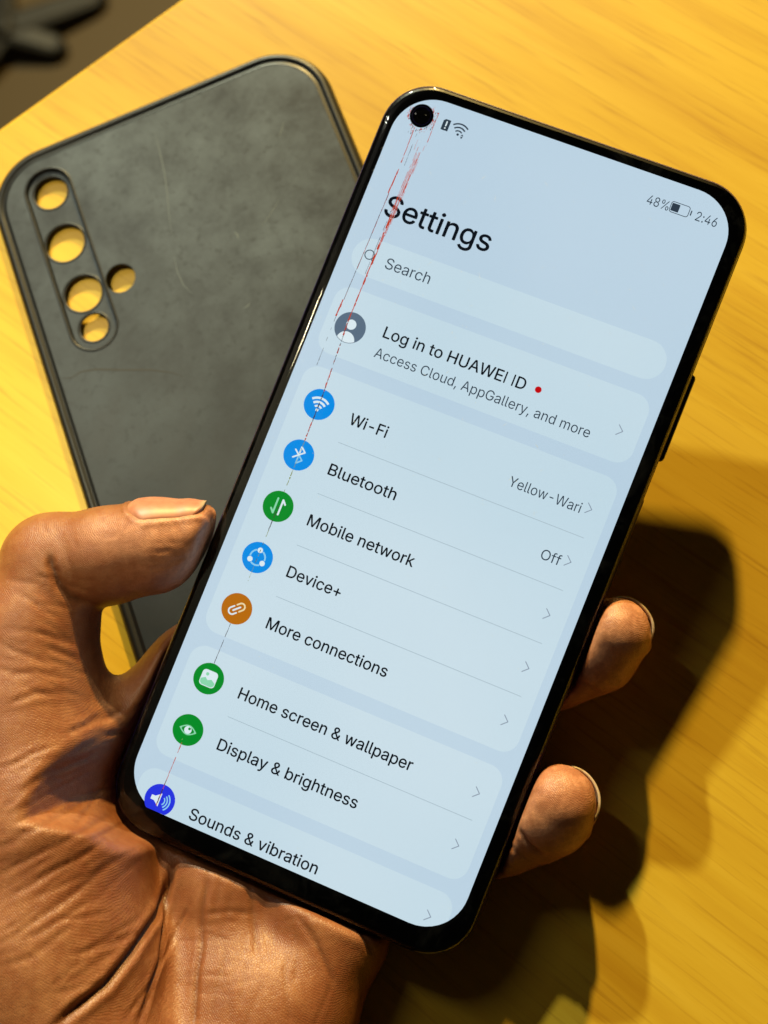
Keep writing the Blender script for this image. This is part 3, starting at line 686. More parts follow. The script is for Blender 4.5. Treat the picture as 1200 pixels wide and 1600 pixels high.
    'o': [[242,-8,207,-8,173,-8,143,0,117,16,91,33,71,56,56,85,41,114,34,149,34,187,34,227,41,262,56,291,71,321,91,343,117,360,143,376,173,384,207,384,242,384,273,376,299,360,325,343,345,321,359,291,374,262,381,227,381,187,381,149,374,114,359,85,345,56,325,33,299,16,273,0],[182,46,207,46,233,46,254,53,270,66,287,79,299,96,307,117,315,139,319,162,319,187,319,213,315,236,307,258,299,280,287,297,270,310,254,323,233,330,207,330,182,330,161,323,145,310,129,297,116,280,108,258,100,237,96,213,96,187,96,162,100,139,108,117,116,96,129,79,145,66,161,53]],
    'p': [[73,-143,53,-143,53,31,53,205,53,379,72,379,92,379,112,379,112,359,112,339,112,319,114,319,116,319,118,319,123,327,129,336,137,346,145,356,157,365,171,373,186,381,205,384,229,384,261,384,289,376,313,361,337,345,356,322,370,293,383,263,390,229,390,189,390,149,383,114,370,84,356,55,337,32,313,16,289,0,261,-8,229,-8,206,-8,187,-4,173,4,158,12,146,21,138,31,130,42,123,51,118,59,117,59,115,59,114,59,114,-8,114,-76,114,-143,93,-143],[197,47,220,47,244,47,263,53,279,66,295,78,308,95,316,117,324,138,328,162,328,189,328,216,324,240,316,261,308,282,296,299,280,311,264,324,244,330,220,330,197,330,177,324,161,312,145,300,133,284,125,263,117,242,113,217,113,189,113,161,117,136,125,115,133,94,146,77,162,65,178,53]],
    'r': [[73,0,53,0,53,126,53,253,53,379,72,379,92,379,112,379,112,360,112,340,112,321,113,321,114,321,115,321,122,340,135,355,152,367,170,379,190,385,213,385,218,385,223,385,229,384,235,384,240,384,243,384,243,363,243,343,243,322,242,323,237,323,230,324,223,325,215,326,207,326,189,326,173,322,159,315,145,307,134,297,126,284,118,270,114,255,114,237,114,158,114,79,114,0,93,0]],
    's': [[211,-8,182,-8,156,-8,133,-4,112,3,92,11,75,23,62,38,49,53,40,72,36,94,55,98,74,102,94,107,99,86,109,70,124,60,139,50,158,45,181,45,208,45,229,51,244,62,260,74,268,87,268,103,268,116,263,127,254,136,245,144,231,151,212,155,191,160,170,165,149,170,115,178,89,191,72,208,55,225,47,247,47,274,47,296,53,315,65,332,77,348,94,361,115,370,136,380,160,384,187,384,213,384,235,380,254,372,272,365,287,353,299,339,310,325,319,309,324,290,305,286,287,281,268,277,263,292,255,304,243,316,230,327,212,333,187,333,165,333,146,327,131,317,116,306,109,293,109,277,109,263,114,252,124,243,134,235,150,228,172,223,191,218,210,214,229,209,264,201,290,188,306,171,323,154,331,133,331,107,331,84,325,64,312,47,300,30,282,16,260,6,237,-3]],
    't': [[138,379,204,379,204,362,204,344,204,327,138,327,72,327,6,327,6,344,6,362,6,379,72,379],[65,345,65,471,85,471,106,471,126,471,126,347,126,222,126,98,126,81,129,69,136,61,143,54,154,50,170,50,174,50,179,50,185,51,191,52,197,53,202,54,206,36,209,19,213,2,207,0,200,-2,192,-3,184,-4,176,-4,168,-4,136,-4,110,4,92,21,74,38,65,62,65,93,65,219]],
    'u': [[211,-5,182,-5,157,-5,134,0,115,11,95,21,80,37,69,59,58,80,53,107,53,139,53,219,53,299,53,379,73,379,93,379,114,379,114,301,114,222,114,144,114,114,121,91,137,75,152,58,173,50,200,50,218,50,235,54,249,62,264,70,275,81,283,97,292,112,296,131,296,153,296,228,296,304,296,379,316,379,337,379,357,379,357,253,357,126,357,0,337,0,318,0,298,0,298,31,298,61,298,92,301,92,304,92,307,92,295,57,279,32,257,17,235,2]],
    'v': [[184,0,163,0,114,126,66,253,17,379,40,379,62,379,84,379,111,305,138,230,165,155,174,132,181,110,187,87,193,64,199,42,206,21,198,21,191,21,184,21,191,42,197,64,203,87,209,110,216,132,224,155,251,230,278,305,305,379,327,379,349,379,371,379,323,253,275,126,226,0,205,0]],
    'w': [[158,0,138,0,99,126,61,253,23,379,44,379,66,379,87,379,103,324,118,269,133,214,140,191,147,165,154,137,161,108,168,76,175,41,172,41,168,41,165,41,172,75,179,106,186,135,193,163,199,190,206,214,221,269,237,324,252,379,273,379,295,379,316,379,332,324,347,269,362,214,368,190,375,164,382,136,388,107,395,76,402,41,399,41,395,41,391,41,399,75,406,107,413,135,420,164,427,190,434,214,449,269,465,324,480,379,502,379,523,379,545,379,506,253,468,126,429,0,409,0,389,0,368,0,352,57,335,114,319,172,314,189,309,207,305,225,300,243,295,261,291,280,286,299,281,318,277,338,281,338,286,338,291,338,286,319,281,299,277,280,272,261,267,243,263,225,258,206,253,189,248,172,231,114,215,57,199,0,178,0]],
    'y': [[51,-140,47,-139,52,-121,57,-103,61,-86,65,-86,68,-87,71,-87,83,-90,94,-91,104,-89,114,-87,122,-82,130,-74,138,-66,145,-53,151,-36,155,-24,159,-13,163,-1,114,126,66,252,17,379,40,379,62,379,84,379,111,305,138,230,165,155,174,132,181,109,187,87,193,64,199,42,206,21,198,21,191,21,184,21,190,42,196,64,202,87,209,110,216,132,224,155,251,230,278,305,305,379,327,379,349,379,371,379,316,234,260,88,204,-58,196,-78,187,-94,177,-107,166,-120,153,-129,139,-136,125,-142,109,-145,91,-145,81,-145,72,-144,65,-143,57,-142]]}
ADV = {'%': 0.676, '&': 0.4476, '+': 0.4531, ',': 0.1878, '-': 0.4531, '2': 0.4531, '4': 0.4531, '6': 0.4531, '8': 0.4531, ':': 0.1878, 'A': 0.4797, 'B': 0.4561, 'C': 0.5101, 'D': 0.5022, 'E': 0.4186, 'F': 0.41, 'G': 0.5203, 'H': 0.5169, 'I': 0.178, 'L': 0.393, 'M': 0.6282, 'O': 0.5333, 'S': 0.4466, 'U': 0.5172, 'W': 0.6862, 'Y': 0.4718, 'a': 0.3892, 'b': 0.4244, 'c': 0.3957, 'd': 0.4244, 'e': 0.4039, 'f': 0.2537, 'g': 0.4251, 'h': 0.41, 'i': 0.1666, 'k': 0.3807, 'l': 0.1891, 'm': 0.6098, 'n': 0.4097, 'o': 0.4152, 'p': 0.4244, 'r': 0.2591, 's': 0.365, 't': 0.2274, 'u': 0.41, 'v': 0.3892, 'w': 0.5671, 'y': 0.3892, ' ': 0.1878}
from mathutils.geometry import delaunay_2d_cdt
_glyph_cache = {}
def glyph(ch):
    """triangles of one letter: outlines flattened, crossings resolved, non-zero winding kept"""
    if ch in _glyph_cache: return _glyph_cache[ch]
    loops = []
    for sp in GLYPHS[ch]:
        pts = np.array(sp, float).reshape(-1, 6) / 1000
        lp = []
        n = len(pts)
        for i in range(n):
            p0, c0, c1, p1 = pts[i, 2:4], pts[i, 4:6], pts[(i + 1) % n, 0:2], pts[(i + 1) % n, 2:4]
            straight = np.linalg.norm((p0 + p1) / 2 - (p0 + 3 * c0 + 3 * c1 + p1) / 8) < 0.0015
            m = 1 if straight else 5
            for k in range(m):
                t = k / m
                lp.append((1 - t) ** 3 * p0 + 3 * (1 - t) ** 2 * t * c0 + 3 * (1 - t) * t * t * c1 + t ** 3 * p1)
        keep = [lp[0]]
        for q in lp[1:]:
            if np.linalg.norm(q - keep[-1]) > 1e-4: keep.append(q)
        if np.linalg.norm(keep[0] - keep[-1]) < 1e-4: keep.pop()
        loops.append(np.array(keep))
    V, E = [], []
    for lp in loops:
        k = len(V); n = len(lp)
        V += [Vector((float(p[0]), float(p[1]))) for p in lp]
        E += [(k + i, k + (i + 1) % n) for i in range(n)]
    ov, oe, of, *_ = delaunay_2d_cdt(V, E, [], 0, 1e-6)
    tris = []
    for f in of:
        c = sum((ov[i] for i in f), Vector((0, 0))) / len(f)
        wn = 0
        for lp in loops:
            d = lp - np.array([c.x, c.y])
            a = np.arctan2(d[:, 1], d[:, 0])
            da = np.diff(np.append(a, a[0]))
            da = (da + math.pi) % (2 * math.pi) - math.pi
            wn += da.sum()
        if abs(wn) > 3.0: tris.append(tuple(f))
    _glyph_cache[ch] = (np.array([(v.x, v.y) for v in ov]), tris)
    return _glyph_cache[ch]

def text(body, x0, y, size, width=None, mat='ink', z=0.05):
    P, F = [], []
    pen = 0.0
    for ch in body:
        if ch in GLYPHS:
            v, t = glyph(ch)
            k = len(P)
            P += [(a + pen, c) for a, c in v]
            F += [tuple(i + k for i in f) for f in t]
        pen += ADV[ch]
    P = np.array(P)
    xmin, xmax = P[:, 0].min(), P[:, 0].max()
    sx = size if width is None else width / (xmax - xmin)
    V = np.stack([(P[:, 0] - xmin) * sx + x0, P[:, 1] * size + y, np.full(len(P), z)], 1)
    if mat == 'ink':                         # medium weight: the strokes are thickened a little
        w = 0.0095 * size
        VV, FF = [], []
        for q, (ox, oy) in enumerate(((0, 0), (w, 0), (-w, 0), (0, w), (0, -w))):
            k = len(VV)
            VV += (V + np.array([ox, oy, q * 0.002])).tolist()
            FF += [tuple(i + k for i in f) for f in F]
        V, F = VV, FF
    return mesh_obj('screen_text', V, F, SM[mat], phone)
text('Settings', -28.5, 47.85, 7.9, 21.2)
text('Search', -24.4, 38.35, 4.15, 9.0, 'ink2')
text('Log in to HUAWEI ID', -19.75, 25.95, 4.25, 28.4)
text('Access Cloud, AppGallery, and more', -19.95, 21.9, 3.75, 42.9, 'ink2')
text('Wi-Fi', -19.6, 8.4, 4.25, 7.5)
text('Yellow-Wari', 12.45, 8.4, 3.75, 14.0, 'ink2')
text('Bluetooth', -19.75, -1.85, 4.25, 13.6)
text('Off', 22.8, -1.95, 3.75, 3.75, 'ink2')
text('Mobile network', -19.8, -12.15, 4.25, 21.4)
text('Device+', -19.8, -22.5, 4.25, 10.8)
text('More connections', -19.75, -32.85, 4.25, 24.3)
text('Home screen & wallpaper', -19.7, -46.9, 4.25, 34.9)
text('Display & brightness', -19.8, -57.15, 4.25, 28.2)
text('Sounds & vibration', -19.85, -71.0, 4.25, 25.9)
text('48%', 16.9, 66.55, 3.5, 4.2, 'ink2')
text('2:46', 26.35, 66.6, 3.5, 4.05, 'ink2')

# drawn symbols
def S_line(pts, w, cap=5):
    """stroke with round ends and joints as separate pieces of one mesh"""
    V, F = [], []
    for a, b_ in zip(pts[:-1], pts[1:]):
        a = np.array(a, float); b_ = np.array(b_, float)
        d = (b_ - a); l = np.linalg.norm(d); d /= l; s = np.array([-d[1], d[0]])
        ang = math.atan2(d[1], d[0])
        k = len(V)
        loop = [a + w / 2 * np.array([math.cos(ang + t), math.sin(ang + t)]) for t in np.linspace(math.pi / 2, 3 * math.pi / 2, cap)]
        loop += [b_ + w / 2 * np.array([math.cos(ang + t), math.sin(ang + t)]) for t in np.linspace(-math.pi / 2, math.pi / 2, cap)]
        V += [tuple(p) for p in loop]
        F.append(tuple(range(k, k + len(loop))))
    return V, F
def S_ring(cx, cy, r0, r1, a0=0, a1=360, n=24):
    V, F = [], []
    for i in range(n + 1):
        a = math.radians(a0 + (a1 - a0) * i / n)
        V += [(cx + r0 * math.cos(a), cy + r0 * math.sin(a)), (cx + r1 * math.cos(a), cy + r1 * math.sin(a))]
    for i in range(n): F.append((2 * i, 2 * i + 1, 2 * i + 3, 2 * i + 2))
    return V, F
def S_poly(pts): return list(pts), [tuple(range(len(pts)))]
def sym(name, shapes, mat, z, parent, dz=0.002):
    V, F = [], []
    for q, (v, f) in enumerate(shapes):
        k = len(V)
        V += [(x, y, z + q * dz) for x, y in v]
        F += [tuple(i + k for i in ff) for ff in f]
    return mesh_obj(name, V, F, SM[mat], parent)

IX = -26.16
def icon(y, col, parts, x=IX, r=2.95):
    o = flat('icon', circle(x, y, r, 48), SM[col], 0.05)
    for mat, shapes, z in parts:
        sh = [([(px * 1.0 + x, py * 1.0 + y) for px, py in v], f) for v, f in shapes]
        sym('symbol', sh, mat, z, o)
    return o
# account
icon(25.45, 'slate', [('white', [S_poly(circle(0, 0.62, 0.98, 28))], 0.08),
                      ('white', [S_poly([(1.75 * math.cos(a), -2.55 + 1.72 * math.sin(a)) for a in np.linspace(0.18, math.pi - 0.18, 20)] +
                                        [(2.9 * math.cos(a), 2.9 * math.sin(a)) for a in np.linspace(math.radians(233), math.radians(307), 12)])], 0.08)], r=3.0)
# wireless
icon(9.8, 'blue', [('white', [S_ring(0, -1.25, 2.25, 2.68, 48, 132), S_ring(0, -1.25, 1.45, 1.88, 46, 134), S_ring(0, -1.25, 0.72, 1.1, 44, 136),
                              S_poly(circle(0, -1.12, 0.30, 16))], 0.08)])
# short-range radio
icon(-0.48, 'blue', [('white', [S_line([(-0.95, -0.75), (0.95, 0.80), (0.02, 1.62), (0.02, 0.02)], 0.30), S_line([(-0.95, 0.80), (0.0, 0.0)], 0.30)], 0.08),
                     ('pale', [S_line([(0.02, -0.1), (0.02, -1.62), (0.95, -0.80), (0.15, -0.1)], 0.28)], 0.075)])
# mobile data arrows
icon(-10.9, 'green', [('white', [S_line([(0.52, -1.45), (0.52, 1.45), (1.15, 0.72)], 0.36)], 0.08),
                      ('palegreen', [S_line([(-0.52, 1.45), (-0.52, -1.45), (-1.15, -0.72)], 0.36)], 0.08)])
# three linked devices
nodes3 = [(1.45 * math.cos(math.radians(a)), 1.45 * math.sin(math.radians(a))) for a in (90, 210, 330)]
icon(-21.25, 'blue', [('pale', [S_ring(0, 0, 1.3, 1.62, a + 24, a + 96, 12) for a in (90, 210, 330)], 0.075),
                      ('white', [S_poly(circle(px, py, 0.52, 20)) for px, py in nodes3], 0.085)])
# chain link, tilted
def rot(shapes, deg):
    c, s = math.cos(math.radians(deg)), math.sin(math.radians(deg))
    return [([(x * c - y * s, x * s + y * c) for x, y in v], f) for v, f in shapes]
link_l = [S_ring(-0.95, 0, 0.52, 0.82, 90, 270, 14), S_line([(-0.95, 0.67), (-0.2, 0.67)], 0.3), S_line([(-0.95, -0.67), (-0.35, -0.67)], 0.3)]
link_r = [S_ring(0.95, 0, 0.52, 0.82, -90, 90, 14), S_line([(0.95, 0.67), (0.35, 0.67)], 0.3), S_line([(0.95, -0.67), (0.2, -0.67)], 0.3)]
icon(-31.6, 'orange', [('white', rot(link_l + [S_line([(-0.75, 0), (0.75, 0)], 0.32)], 42), 0.08), ('cream', rot(link_r, 42), 0.08)])
# picture
icon(-45.65, 'green', [('white', [S_poly(rrect(3.1, 3.1, 0.7, 6))], 0.075),
                       ('palegreen', [S_poly([(-1.45, -0.4), (-0.65, 0.1), (-0.1, -0.35), (0.6, 0.0), (1.45, -0.5), (1.4, -1.0), (1.0, -1.4), (-1.0, -1.4), (-1.4, -1.0)]),
                                      S_poly(circle(-0.5, 0.75, 0.32, 14))], 0.085)])
# eye
eye = [(1.75 * t, 0.95 * math.cos(t * math.pi / 2) + 0.0) for t in np.linspace(-1, 1, 15)]
eyeb = [(1.75 * t, -0.95 * math.cos(t * math.pi / 2)) for t in np.linspace(1, -1, 15)]
eye_i = [(0.82 * x, 0.72 * y) for x, y in eye[1:-1] + eyeb[1:-1]]
icon(-55.95, 'green', [('palegreen', [S_poly(eye + eyeb[1:-1])], 0.075), ('green', [S_poly(eye_i)], 0.08),
                       ('white', [S_poly(circle(0, 0, 0.72, 24))], 0.085), ('green', [S_poly(circle(0.22, 0.3, 0.26, 14))], 0.09)])
# loudspeaker (the icon is cut by the lower edge of the screen)
def cut_icon():
    y, r = -69.95, 2.95
    pts = [(px, max(py, -SH / 2 + 0.02)) for px, py in circle(IX, y, r, 64)]
    o = flat('icon', pts, SM['navy'], 0.05)
    sp = [S_poly([(-1.75, 0.42), (-1.0, 0.45), (0.05, 1.3), (0.05, -1.3), (-1.0, -0.45), (-1.75, -0.42)])]
    sp = [([(px + IX, py + y) for px, py in v], f) for v, f in sp]
    sym('symbol', sp, 'white', 0.08, o)
    wv = [S_ring(0.1, 0, 0.75, 1.0, -50, 50, 10), S_ring(0.1, 0, 1.25, 1.5, -52, 52, 12), S_ring(0.1, 0, 1.75, 2.0, -52, 52, 14)]
    wv = [([(px + IX, py + y) for px, py in v], f) for v, f in wv]
    sym('symbol', wv, 'pale', 0.08, o)
cut_icon()
# magnifier, status icons
sym('search_icon', [S_ring(-27.95, 39.75, 0.80, 0.98, 0, 360, 32), S_line([(-27.2, 38.95), (-26.75, 38.5)], 0.2)], 'ink2', 0.05, phone)
simm = sym('sim_icon', [S_poly([(-24.25, 66.9), (-22.95, 66.9), (-22.95, 69.1), (-24.0, 69.1), (-24.35, 68.75), (-24.35, 67.0)])], 'ink2', 0.05, phone)
sym('symbol', [S_line([(-23.62, 67.85), (-23.62, 68.65)], 0.26), S_poly(circle(-23.62, 67.38, 0.16, 10))], 'white', 0.07, simm)
sym('signal_icon', [S_ring(-20.85, 66.85, 2.1, 2.38, 48, 132, 14), S_ring(-20.85, 66.85, 1.4, 1.68, 46, 134, 12), S_ring(-20.85, 66.85, 0.75, 1.0, 44, 136, 10),
                    S_poly(circle(-20.85, 67.0, 0.24, 12)), S_poly([(-20.25, 66.95), (-19.7, 66.95), (-19.97, 67.35)]), S_poly([(-19.7, 66.8), (-20.25, 66.8), (-19.97, 66.4)])], 'ink2', 0.05, phone)
def outline(w, h, r, t, cx, cy):
    a = rrect(w, h, r, 5, cx, cy); b_ = rrect(w - 2 * t, h - 2 * t, r - t, 5, cx, cy)
    n = len(a)
    return a + b_, [(i, (i + 1) % n, n + (i + 1) % n, n + i) for i in range(n)]
sym('battery_icon', [outline(3.7, 2.15, 0.5, 0.13, 23.1, 67.6), S_poly(rrect(1.5, 1.5, 0.1, 2, 22.25, 67.6)), S_poly(rrect(0.22, 1.0, 0.1, 3, 25.3, 67.6))], 'ink2', 0.05, phone)
flat('notification_dot', circle(11.15, 27.0, 0.62, 24), SM['red'], 0.05)
for y in (25.25, 9.8, -0.55, -11.0, -21.4, -31.8, -45.8, -55.95, -69.7):
    sym('chevron', [S_line([(27.35, y + 0.95), (28.35, y), (27.35, y - 0.95)], 0.17)], 'chev', 0.05, phone)
for y in (4.45, -5.9, -16.3, -26.65, -50.75):
    flat('divider', [(-20.1, y - 0.055), (28.9, y - 0.055), (28.9, y + 0.055), (-20.1, y + 0.055)], SM['rule'], 0.045)

# the punched front camera
def front_camera():
    cx, cy = -28.65, 68.1
    hole = flat('front_camera', circle(cx, cy, 2.3, 40), MAT['bezel'], 0.10)
    rg = [[(cx + r * math.cos(a), cy + r * math.sin(a), z) for a in np.linspace(0, 2 * math.pi, 33)[:-1]] for r, z in ((1.9, 0.115), (1.75, 0.15), (1.6, 0.12))]
    V, F = loft(rg)
    mesh_obj('lens_ring', V, F, MAT['frame'], hole, smooth=True)
    rg = [[(cx + r * math.cos(a), cy + r * math.sin(a), z) for a in np.linspace(0, 2 * math.pi, 33)[:-1]] for r, z in ((1.55, 0.115), (1.3, 0.19), (0.9, 0.25), (0.4, 0.29), (0.05, 0.30))]
    V, F = loft(rg, False, True)
    mesh_obj('lens', V, F, MAT['lens'], hole, smooth=True)
front_camera()

# dead pixel columns running down from the camera
def damage():
    rnd = random.Random(4)
    cols = {'dmg_red': ([], []), 'dmg_dark': ([], []), 'dmg_pink': ([], []), 'dmg_olive': ([], [])}
    zc = [0.100]
    def seg(x, y0, y1, w, c, dx=0.0):
        V, F = cols[c]; k = len(V)
        z = {'dmg_pink': 0.100, 'dmg_red': 0.106, 'dmg_olive': 0.106, 'dmg_dark': 0.112}[c]
        V += [(x - w / 2, y0, z), (x + w / 2, y0, z), (x + w / 2 + dx, y1, z), (x - w / 2 + dx, y1, z)]
        F.append((k, k + 1, k + 2, k + 3))
    def line(x0, y0, x1, y1, w, c, fill=0.8, seg_l=(0.3, 1.6)):
        y = y0
        while y > y1:
            l = rnd.uniform(*seg_l)
            t = (y - y0) / (y1 - y0); x = x0 + (x1 - x0) * t + rnd.uniform(-0.02, 0.02)
            if rnd.random() < fill: seg(x, y, max(y - l, y1), w * 1.45 * rnd.uniform(0.6, 1.3), c, rnd.uniform(-0.02, 0.02))
            y -= l * rnd.uniform(0.9, 1.15)
    # thick bundle under the camera
    for i in range(7):
        x = -26.95 + 1.05 * i / 6
        line(x, 63.0 - rnd.random() * 3, x - 0.25 - 0.25 * i / 6, 49 - rnd.random() * 5, 0.055, rnd.choice(['dmg_red', 'dmg_pink', 'dmg_pink', 'dmg_red']), 0.75)
    for i in range(5):
        x = -26.75 + 0.5 * i / 4
        line(x, 60, x - 0.30, 44, 0.05, rnd.choice(['dmg_red', 'dmg_pink']), 0.8)
    line(-26.95, 52, -26.98, 27, 0.15, 'dmg_red', 0.85); line(-27.25, 49, -27.35, 36, 0.06, 'dmg_dark', 0.7)
    line(-26.7, 50, -26.85, 34, 0.10, 'dmg_red', 0.7); line(-26.85, 42, -27.05, 36, 0.12, 'dmg_pink', 0.8)
    line(-26.98, 27, -26.2, 12, 0.16, 'dmg_red', 0.75, (0.15, 0.6)); line(-26.95, 27, -26.2, 12, 0.07, 'dmg_dark', 0.7, (0.2, 0.6))
    line(-26.2, 12.5, -26.15, 6.5, 0.13, 'dmg_dark', 0.8, (0.15, 0.5)); line(-26.2, 6.6, -26.1, 2.4, 0.15, 'dmg_red', 0.65, (0.15, 0.4))
    line(-26.1, 6.6, -26.1, 2.4, 0.06, 'dmg_dark', 0.6, (0.1, 0.3))
    line(-26.1, 2.4, -26.1, -8, 0.07, 'dmg_olive', 0.75, (0.1, 0.5)); line(-26.1, -4, -26.1, -5.4, 0.14, 'dmg_olive', 0.8, (0.1, 0.3))
    line(-26.1, -10.5, -26.15, -16, 0.10, 'dmg_dark', 0.75, (0.1, 0.5)); line(-26.1, -12, -26.15, -26, 0.06, 'dmg_olive', 0.7, (0.1, 0.5))
    line(-26.12, -18.5, -26.2, -24.0, 0.06, 'dmg_dark', 0.5, (0.1, 0.4))
    line(-26.2, -34.6, -26.25, -42.7, 0.07, 'dmg_dark', 0.8, (0.2, 0.8))
    line(-26.35, -58.5, -26.4, -71.2, 0.09, 'dmg_red', 0.85, (0.3, 1.0)); line(-26.38, -66, -26.4, -71.2, 0.11, 'dmg_dark', 0.8, (0.3, 0.8))
    # second thin column nearer the edge
    line(-29.05, 65, -28.9, 57, 0.10, 'dmg_red', 0.85); line(-28.9, 57, -29.1, 52, 0.14, 'dmg_red', 0.8); line(-28.95, 52, -29.3, 30, 0.06, 'dmg_dark', 0.85)
    line(-28.9, 52, -29.3, 30, 0.06, 'dmg_red', 0.7); line(-29.45, 30, -29.55, 26.6, 0.20, 'dmg_red', 0.75, (0.2, 0.7)); line(-29.5, 26.6, -29.4, 15.5, 0.05, 'dmg_dark', 0.55)
    line(-28.2, 64.6, -28.15, 58, 0.05, 'dmg_dark', 0.8); line(-27.6, 65, -27.55, 61.5, 0.05, 'dmg_pink', 0.7)
    line(-25.75, 70.2, -25.7, 63.0, 0.07, 'dmg_red', 0.8)
    # speckle round the camera
    for i in range(170):
        a = rnd.uniform(-2.2, 1.0) if rnd.random() < 0.75 else rnd.uniform(2.6, 3.7)
        rr = 2.35 + abs(rnd.gauss(0, 0.55)) * (1.1 if -1.9 < a < 0.6 else 0.4)
        x, y = -28.65 + rr * math.cos(a), 68.1 + rr * math.sin(a)
        w = rnd.uniform(0.05, 0.16)
        if x > -25.7: continue
        seg(x, y, y - w * rnd.uniform(0.8, 2.4), w, rnd.choice(['dmg_red', 'dmg_red', 'dmg_pink', 'dmg_dark']))
    for c, (V, F) in cols.items():
        tag(mesh_obj('dead_pixel_column', V, F, SM[c], phone), kind='stuff')
damage()

# specks of dust and short scratches lying on the cover glass
def dust():
    rnd = random.Random(11)
    V, F = [], []
    def fleck(x, y, l, w, a):
        k = len(V); c, s = math.cos(a), math.sin(a)
        for px, py in ((-l / 2, 0), (0, -w / 2), (l / 2, 0), (0, w / 2)):
            V.append((x + px * c - py * s, y + px * s + py * c, 0.385))
        F.append((k, k + 1, k + 2, k + 3))
    for i in range(150):
        x, y = rnd.uniform(-31, 32), rnd.uniform(-70, 70)
        if rnd.random() < 0.45: y = rnd.uniform(25, 66)
        fleck(x, y, rnd.uniform(0.10, 0.30), rnd.uniform(0.05, 0.09), rnd.uniform(0, 3.1))
    for i in range(26):
        x, y = rnd.uniform(-24, 22), rnd.uniform(2, 64)
        fleck(x, y, rnd.uniform(0.5, 1.6), rnd.uniform(0.035, 0.07), rnd.choice([1.2, 1.9, 0.9, 2.4]) + rnd.uniform(-.3, .3))
    for i in range(46):      # frayed scratches on the left glass edge
        y = rnd.uniform(36, 62) if rnd.random() < 0.6 else rnd.uniform(-5, 36)
        fleck(-32.9 + rnd.uniform(-0.5, 1.2), y, rnd.uniform(0.2, 0.9), rnd.uniform(0.02, 0.04), rnd.uniform(0.2, 1.3))
    o = mesh_obj('dust', V, F, simple('white_dust', (0.85, 0.87, 0.85, 1), 0.7), phone)
    tag(o, kind='stuff')
dust()

# ---------------------------------------------------------------- the hand that holds the phone
def seg_d(P, a, b, r1, r2):
    ab = b - a
    L2 = float(ab @ ab)
    t = np.clip(((P - a) @ ab) / L2, 0, 1)
    q = P - a - t[..., None] * ab
    return np.sqrt((q * q).sum(-1)) - (r1 + (r2 - r1) * t)

def smin(a, b, k):
    h = np.clip(0.5 + 0.5 * (b - a) / k, 0, 1)
    return b + (a - b) * h - k * h * (1 - h)

def smax(a, b, k): return -smin(-a, -b, k)

def J(x, y, h, r): return (at(x, y, h), r)

THUMB = [J(40, 1120, 22, 13.5), J(52, 990, 24, 11.6), J(84, 884, 26, 9.7), J(170, 868, 27, 8.9), J(240, 853, 27.5, 8.5), J(298, 837, 27.5, 6.8)]
THENAR = [J(40, 1120, 22, 13.5), J(70, 1290, 20, 18.5), J(70, 1500, 19, 21.0), J(110, 1760, 20, 22.0), J(140, 2000, 20, 23.0)]
MIDPALM = [J(215, 1190, 7, 8.0), J(345, 1390, 5.0, 9.5), J(345, 1560, 6.5, 12.0), J(300, 1760, 11, 16.0), J(240, 2000, 15, 19.0)]
HYPO = [J(455, 1360, 4.0, 8.6), J(522, 1462, 4.5, 9.0), J(445, 1590, 7.0, 12.0), J(380, 1760, 11, 15.0), J(300, 2000, 15, 19.0)]
INDEX = [J(188, 1168, 11, 10.0), J(300, 1050, 12, 8.6), J(430, 930, 13, 7.8), J(520, 850, 13, 7.0)]
MIDDLE = [J(330, 1250, 7, 9.0), J(560, 1100, 8, 8.2), J(690, 1010, 9, 7.6), J(790, 940, 9.5, 6.5)]
RING = [J(420, 1330, 5, 9.0), J(620, 1150, 7, 8.2), J(780, 1078, 8, 7.6), J(876, 1044, 9, 7.2), J(932, 1020, 12, 7.2), J(962, 990, 15.5, 6.7)]
PINKY = [J(500, 1420, 6, 8.4), J(680, 1338, 6.8, 7.4), J(790, 1306, 7.4, 6.8), J(834, 1292, 8.6, 6.6), J(858, 1273, 11, 7.3), J(874, 1254, 13, 6.9)]

def chain(P, js, k):
    d = None
    for (a, ra), (b, rb) in zip(js[:-1], js[1:]):
        e = seg_d(P, a, b, ra, rb)
        d = e if d is None else smin(d, e, k)
    return d

def phone_d(P):
    q = (P - PH_T) @ PH_R
    q = q - np.array([BCX, BCY, -BT / 2 + 0.1])
    hx, hy, hz, rc, re = BW / 2, BH / 2, BT / 2 + 0.1, 9.6, 2.6
    ax = np.abs(q[..., 0]) - (hx - rc); ay = np.abs(q[..., 1]) - (hy - rc)
    d2 = np.sqrt(np.maximum(ax, 0) ** 2 + np.maximum(ay, 0) ** 2) + np.minimum(np.maximum(ax, ay), 0) - rc
    bx = d2 + re; bz = np.abs(q[..., 2]) - (hz - re)
    return np.sqrt(np.maximum(bx, 0) ** 2 + np.maximum(bz, 0) ** 2) + np.minimum(np.maximum(bx, bz), 0) - re

def phone_column_d(P, lean):
    """the phone's outline carried up along its normal: nothing of the hand lies over the front"""
    q = (P - PH_T) @ PH_R - np.array([BCX, BCY, 0.0])
    ax = np.abs(q[..., 0]) - (BW / 2 - 9.6); ay = np.abs(q[..., 1]) - (BH / 2 - 9.6)
    # flesh leans away from the glass the higher it rises
    d2 = np.sqrt(np.maximum(ax, 0) ** 2 + np.maximum(ay, 0) ** 2) + np.minimum(np.maximum(ax, ay), 0) - 9.6
    side = np.clip((ax - ay) / 10 + 0.4, 0, 1)
    return np.maximum(d2 - lean * side * np.maximum(q[..., 2] + 3.0, 0), -q[..., 2] - 4.0)

